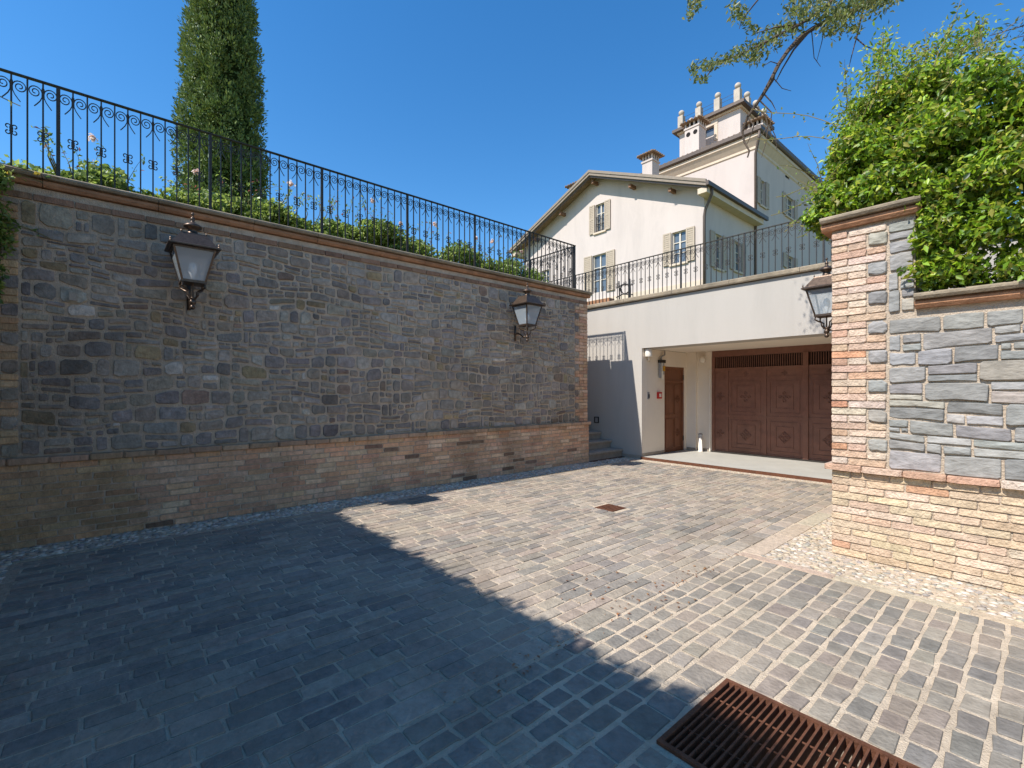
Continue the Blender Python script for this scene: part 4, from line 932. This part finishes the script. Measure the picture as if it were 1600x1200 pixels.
q.build('stems', M['stem'], cv); lp = np.array(lp); leaf_obj('young_leaves', leaf_arrays(lp, RNG.uniform(.03,.06,len(lp)), .55), tints(len(lp), YEL+[(.4,.33,.04)]), M['leaf'], cv)
# hedge on the rear wall (shadow edge)
hd = empty('wall_top_hedge', (-4.2, -1.28, 3.6), 'leafy hedge growing along the top of the rear wall', 'hedge')
bl = [((x_,-1.28+random.uniform(-.05,.05),3.74+random.uniform(-.04,.05)),(.28,.24,.20+random.uniform(0,.07))) for x_ in np.arange(-6.8,-1.30,.27)]
P, O = blob_points(bl, 1300, .3); leaf_obj('foliage', leaf_arrays(P, RNG.uniform(.05,.09,len(P)), .5, O, .3), tints(len(P), VINE), M['leaf'], hd)
shoots([(x_,-1.25,3.85) for x_ in np.arange(-6.6,-1.25,.22)], .22, .5, 14, .06, VINE, hd)

# rose bushes behind the railing
rose_spec = [(-.15,.50,.60,'rose bush nearest the left edge, red young shoots'),(1.0,.6,.5,'low rose bush in front of the cypress trunk'),(2.0,.6,.80,'rose bush just right of the cypress'),(2.95,.6,.86,'tall rose bush near the middle of the railing'),(3.95,.55,.66,'rose bush right of the tallest one'),(5.25,.6,.66,'rose bush with two tall pale blooms'),(6.45,.55,.66,'rose bush nearest the far railing corner')]
for i, (y_, w_, h_, lab) in enumerate(rose_spec):
    rb = empty('rose_bush', (-7.35, y_, 3.48), lab, 'rose bush', 'rose bushes behind the wall railing')
    bl = [((-7.3+random.uniform(-.2,.2), y_+random.uniform(-w_,w_), 3.58+random.uniform(.1,h_)*random.uniform(.5,1)), (.24,.26,.18)) for _ in range(14)]
    P, O = blob_points(bl, 600, .1); leaf_obj('foliage', leaf_arrays(P, RNG.uniform(.05,.085,len(P)), .62, O, .3), tints(len(P), ROSE, .3), M['leaf'], rb)
    ss = [(-7.3+random.uniform(-.2,.2), y_+random.uniform(-w_,w_)*.9, 3.7+h_*.6) for _ in range(8)]
    shoots(ss, .45, .45, 12, .06, ROSE+[(.22,.09,.05)], rb)
    q = MB()
    for s_ in ss: q.tube([(-7.35,y_,3.45),(-7.33,(y_+s_[1])/2,3.6),s_], [.014,.010,.006], 5)
    q.build('stem', M['stem'], rb)
    for k in range(1 + (i in (4, 5))):
        fx = np.array(ss[k])+np.array((.15,0,.3)); P = fx+RNG.normal(size=(36,3))*.016; o_ = P-fx; o_ /= np.linalg.norm(o_,axis=1,keepdims=True)
        leaf_obj('flower', leaf_arrays(P, RNG.uniform(.035,.05,36), .9, o_, .7), tints(36, [(.8,.64,.52),(.82,.72,.62),(.78,.56,.46)] , .1), M['petal'], rb)

# cypress
cb = np.array((-11.6, 1.85, 3.45)); cy = empty('cypress_tree', tuple(cb), 'tall dark columnar cypress behind the wall railing', 'tree')
q = MB(); q.tube([cb+np.array((0,0,-.1)), cb+np.array((0,0,.8)), cb+np.array((.03,0,5)), cb+np.array((0,0,9.5))], [.2,.16,.1,.02], 8); q.build('trunk', M['bark'], cy)
nc = 2300; zc = RNG.uniform(0,1,nc)**.9; ac = RNG.uniform(0,2*math.pi,nc); k_ = 58; n = nc*k_
prof = lambda z: np.interp(z, [0,.05,.12,.3,.5,.7,.85,1], [.56,.78,.84,.79,.66,.47,.28,.03])
rc = prof(zc)*RNG.uniform(.72,1.03,nc)
Pc = np.stack([rc*np.cos(ac), rc*np.sin(ac), .25+zc*10.2],1); oc = np.stack([np.cos(ac),np.sin(ac),np.full(nc,.9)],1); oc /= np.linalg.norm(oc,axis=1,keepdims=True)
Pc = np.repeat(Pc,k_,0); oc = np.repeat(oc,k_,0); cr = np.repeat(RNG.uniform(.07,.17,nc),k_)[:,None]
dd = RNG.normal(size=(n,3)); dd /= np.linalg.norm(dd,axis=1,keepdims=True); dd[:,2] *= 1.9
P = cb+Pc+dd*cr*RNG.uniform(.5,1.0,(n,1)); up = oc*.6+dd*.9+np.array((0,0,.35)); up /= np.linalg.norm(up,axis=1,keepdims=True)
sdv = np.cross(up, RNG.normal(size=(n,3))); sdv /= np.linalg.norm(sdv,axis=1,keepdims=True); L = RNG.uniform(.035,.085,n)[:,None]
V = np.stack([P-up*L*.5, P+sdv*L*.22, P+up*L*.6, P-sdv*L*.22],1).reshape(-1,3)
leaf_obj('crown', V, tints(n, [(.10,.16,.03),(.14,.20,.04),(.065,.11,.022),(.19,.24,.05)], .25), M['cypress'], cy)
q = MB(); q.lathe([(.2,.2),(.52,.6),(.58,2),(.53,4),(.38,6.2),(.2,8.2),(.04,9.7)], cb, 14, (.012,.018,.008)); q.build('crown_shade_core', M['twigs'], cy)  # solid dark core: shade inside the crown is put into its colour

# oak-like tree right of the frame whose limb hangs into the picture
tb_ = np.array((1.6, 7.9, 2.0)); tr = empty('overhanging_tree', tuple(tb_), 'tree branch with small olive leaves and bare twigs hanging into the sky', 'tree')
D = 6.0; px = lambda x_, y_, d=D: at(x_, y_, 'D', d)
q = MB(); fork = np.array((1.5,7.9,5.6)); q.tube([tb_, tb_+np.array((.02,0,1.8)), fork], [.26,.22,.18], 8)
lim = px(1395,-20); q.tube([fork,(fork+lim)/2+np.array((0,0,.35)),lim], [.12,.08,.045], 7); q.tube([fork, fork+np.array((.5,.3,1.3)), fork+np.array((.3,.6,2.6))],[.14,.1,.03],7); q.tube([fork, fork+np.array((1.2,-.2,1.0)), fork+np.array((2.4,-.3,1.4))],[.1,.07,.02],7); q.build('trunk', M['bark'], tr)
BRS = [([(1395,-20),(1350,8),(1318,25),(1290,34),(1268,46),(1250,58),(1232,78),(1217,100),(1207,120),(1193,146),(1180,166),(1168,183),(1160,206),(1163,222),(1171,236),(1168,246)], .030),
       ([(1268,46),(1246,66),(1224,88),(1211,108),(1209,124),(1199,140),(1188,158)], .016), ([(1310,-8),(1280,18),(1250,38),(1222,52),(1196,66),(1168,80),(1138,92),(1105,104),(1080,108)], .020),
       ([(1250,38),(1215,42),(1180,52)], .009), ([(1196,66),(1180,84),(1172,94)], .008), ([(1120,98),(1105,118),(1098,130)], .007), ([(1180,166),(1196,180),(1200,196),(1192,210),(1184,216)], .008), ([(1193,146),(1206,160),(1212,172)], .006),
       ([(1350,8),(1338,60),(1352,72),(1368,78)], .010), ([(1290,34),(1284,66),(1276,96)], .004), ([(1268,46),(1272,90),(1282,104)], .004), ([(1200,196),(1197,222),(1190,246)], .005),([(1338,60),(1330,90),(1326,108)], .005),
       ([(1200,-20),(1180,5),(1160,30),(1155,45)], .008), ([(1100,-20),(1085,5),(1075,32)], .008), ([(1330,-20),(1300,0),(1270,-2)], .012), ([(1168,183),(1178,196),(1174,210),(1166,228)], .006), ([(1188,158),(1206,176),(1203,200),(1208,222)], .006), ([(1204,196),(1212,214),(1214,236)], .004), ([(1207,120),(1222,138),(1236,142)], .004), ([(1217,100),(1204,96),(1192,104)], .004), ([(1290,34),(1262,52),(1240,78),(1222,108),(1212,128)], .014)]
q = MB(); joints = []
for pts, r in BRS:
    W_ = [px(a_, b_, D+.25*math.sin(a_*.03)) for a_, b_ in pts]; q.tube(W_, [r*1.12*(1-.8*i/(len(W_)-1))+.002 for i in range(len(W_))], 6)
q.build('branches', M['bark'], tr)
LC = [(1355,5,40,16),(1320,20,32,20),(1285,20,34,18),(1370,-5,40,20),(1250,18,26,16),(1300,45,22,14),(1235,44,22,12),(1205,62,22,12),(1180,75,22,12),(1158,85,22,11),(1178,92,18,10),(1130,94,18,9),(1105,104,18,10),(1098,124,12,7),(1085,108,10,8),(1160,28,14,12),(1152,15,16,14),(1085,4,14,14),(1078,24,7,8),(1175,45,12,9),(1215,48,16,9),(1262,-2,30,12),(1330,45,14,8)]
lp = []
for (a_,b_,sx,sy) in LC:
    for k in range(int(12+sx*sy*.46)): lp.append(px(a_+random.gauss(0,sx*.5), b_+random.gauss(0,sy*.55), D+random.gauss(0,.25)))
for _ in range(2500):                # crown above and right of the picture
    lp.append(fork+np.array((random.gauss(.9,.9),random.gauss(.2,.6),1.9+random.gauss(0,.45))))
lp = np.array(lp); OL = [(.10,.135,.03),(.14,.17,.04),(.07,.095,.022),(.20,.20,.055)]
leaf_obj('leaves', leaf_arrays(lp, RNG.uniform(.045,.085,len(lp)), .38, None, 0, .1, .8), tints(len(lp), OL, .25), M['leaf'], tr)
# conifer far right
cf = empty('cedar_tree', (2.2, 11.6, 3.5), 'dark blue-green cedar boughs and a thin leader behind the vine', 'tree')
q = MB(); tk = np.array((2.2,11.6,3.3)); q.tube([tk, tk+np.array((0,0,5)), tk+np.array((0,0,9))], [.25,.15,.02], 8); lp = []
def bough(p0, p1, r=.02, n=140, sp=.10):
    p0, p1 = np.array(p0), np.array(p1); pts = [p0+(p1-p0)*f+np.array((0,0,.12*math.sin(f*3))) for f in np.linspace(0,1,7)]; q.tube(pts, [r*(1-.8*i/6)+.002 for i in range(7)], 5)
    for k in range(n): f = random.uniform(.25,1)*6; i = min(5,int(f)); lp.append(pts[i]+(pts[i+1]-pts[i])*(f-i)+np.array((random.gauss(0,sp),random.gauss(0,sp),random.gauss(0,sp*.45))))
for (a_,b_,d_) in ((1545,58,7.5),(1575,165,7.2),(1528,172,7.4),(1565,150,7.8),(1590,60,7)): e = at(a_,b_,'D',d_); bough((2.2,11.6,e[2]-.3), e)
ld = at(1535,215,'D',6.3); tp = at(1530,35,'D',6.3); q.tube([ld-np.array((0,0,.6)), ld, tp], [.014,.01,.004], 5)
for k in range(150): f = random.random(); c0 = ld+(tp-ld)*f; sgn = random.uniform(-1,1)*.17*(1-f*.7); lp.append(c0+RIGHT*sgn+np.array((0,0,abs(sgn)*.4+random.gauss(0,.012))))
q.build('trunk', M['bark'], cf); lp = np.array(lp); leaf_obj('needles', leaf_arrays(lp, RNG.uniform(.05,.11,len(lp)), .14), tints(len(lp), [(.045,.075,.05),(.06,.09,.06),(.08,.10,.05)]), M['cypress'], cf)

# dry leaf litter in the open joint
P = np.array([(XS+random.gauss(0,.05), random.uniform(1.2,4.4), .008) for _ in range(110)]+[(random.uniform(-2.6,-1.6), random.uniform(2.4,3.2), .008) for _ in range(50)])
tag(leaf_obj('dry_leaves', leaf_arrays(P, RNG.uniform(.012,.035,len(P)), .5, np.tile((0,0,1.),(len(P),1)), .85), tints(len(P), [(.30,.13,.05),(.22,.10,.05),(.36,.2,.09)]), M['petal'], None), 'scattered dry brown leaf litter along the open paving joint', 'leaf litter', kind='stuff')
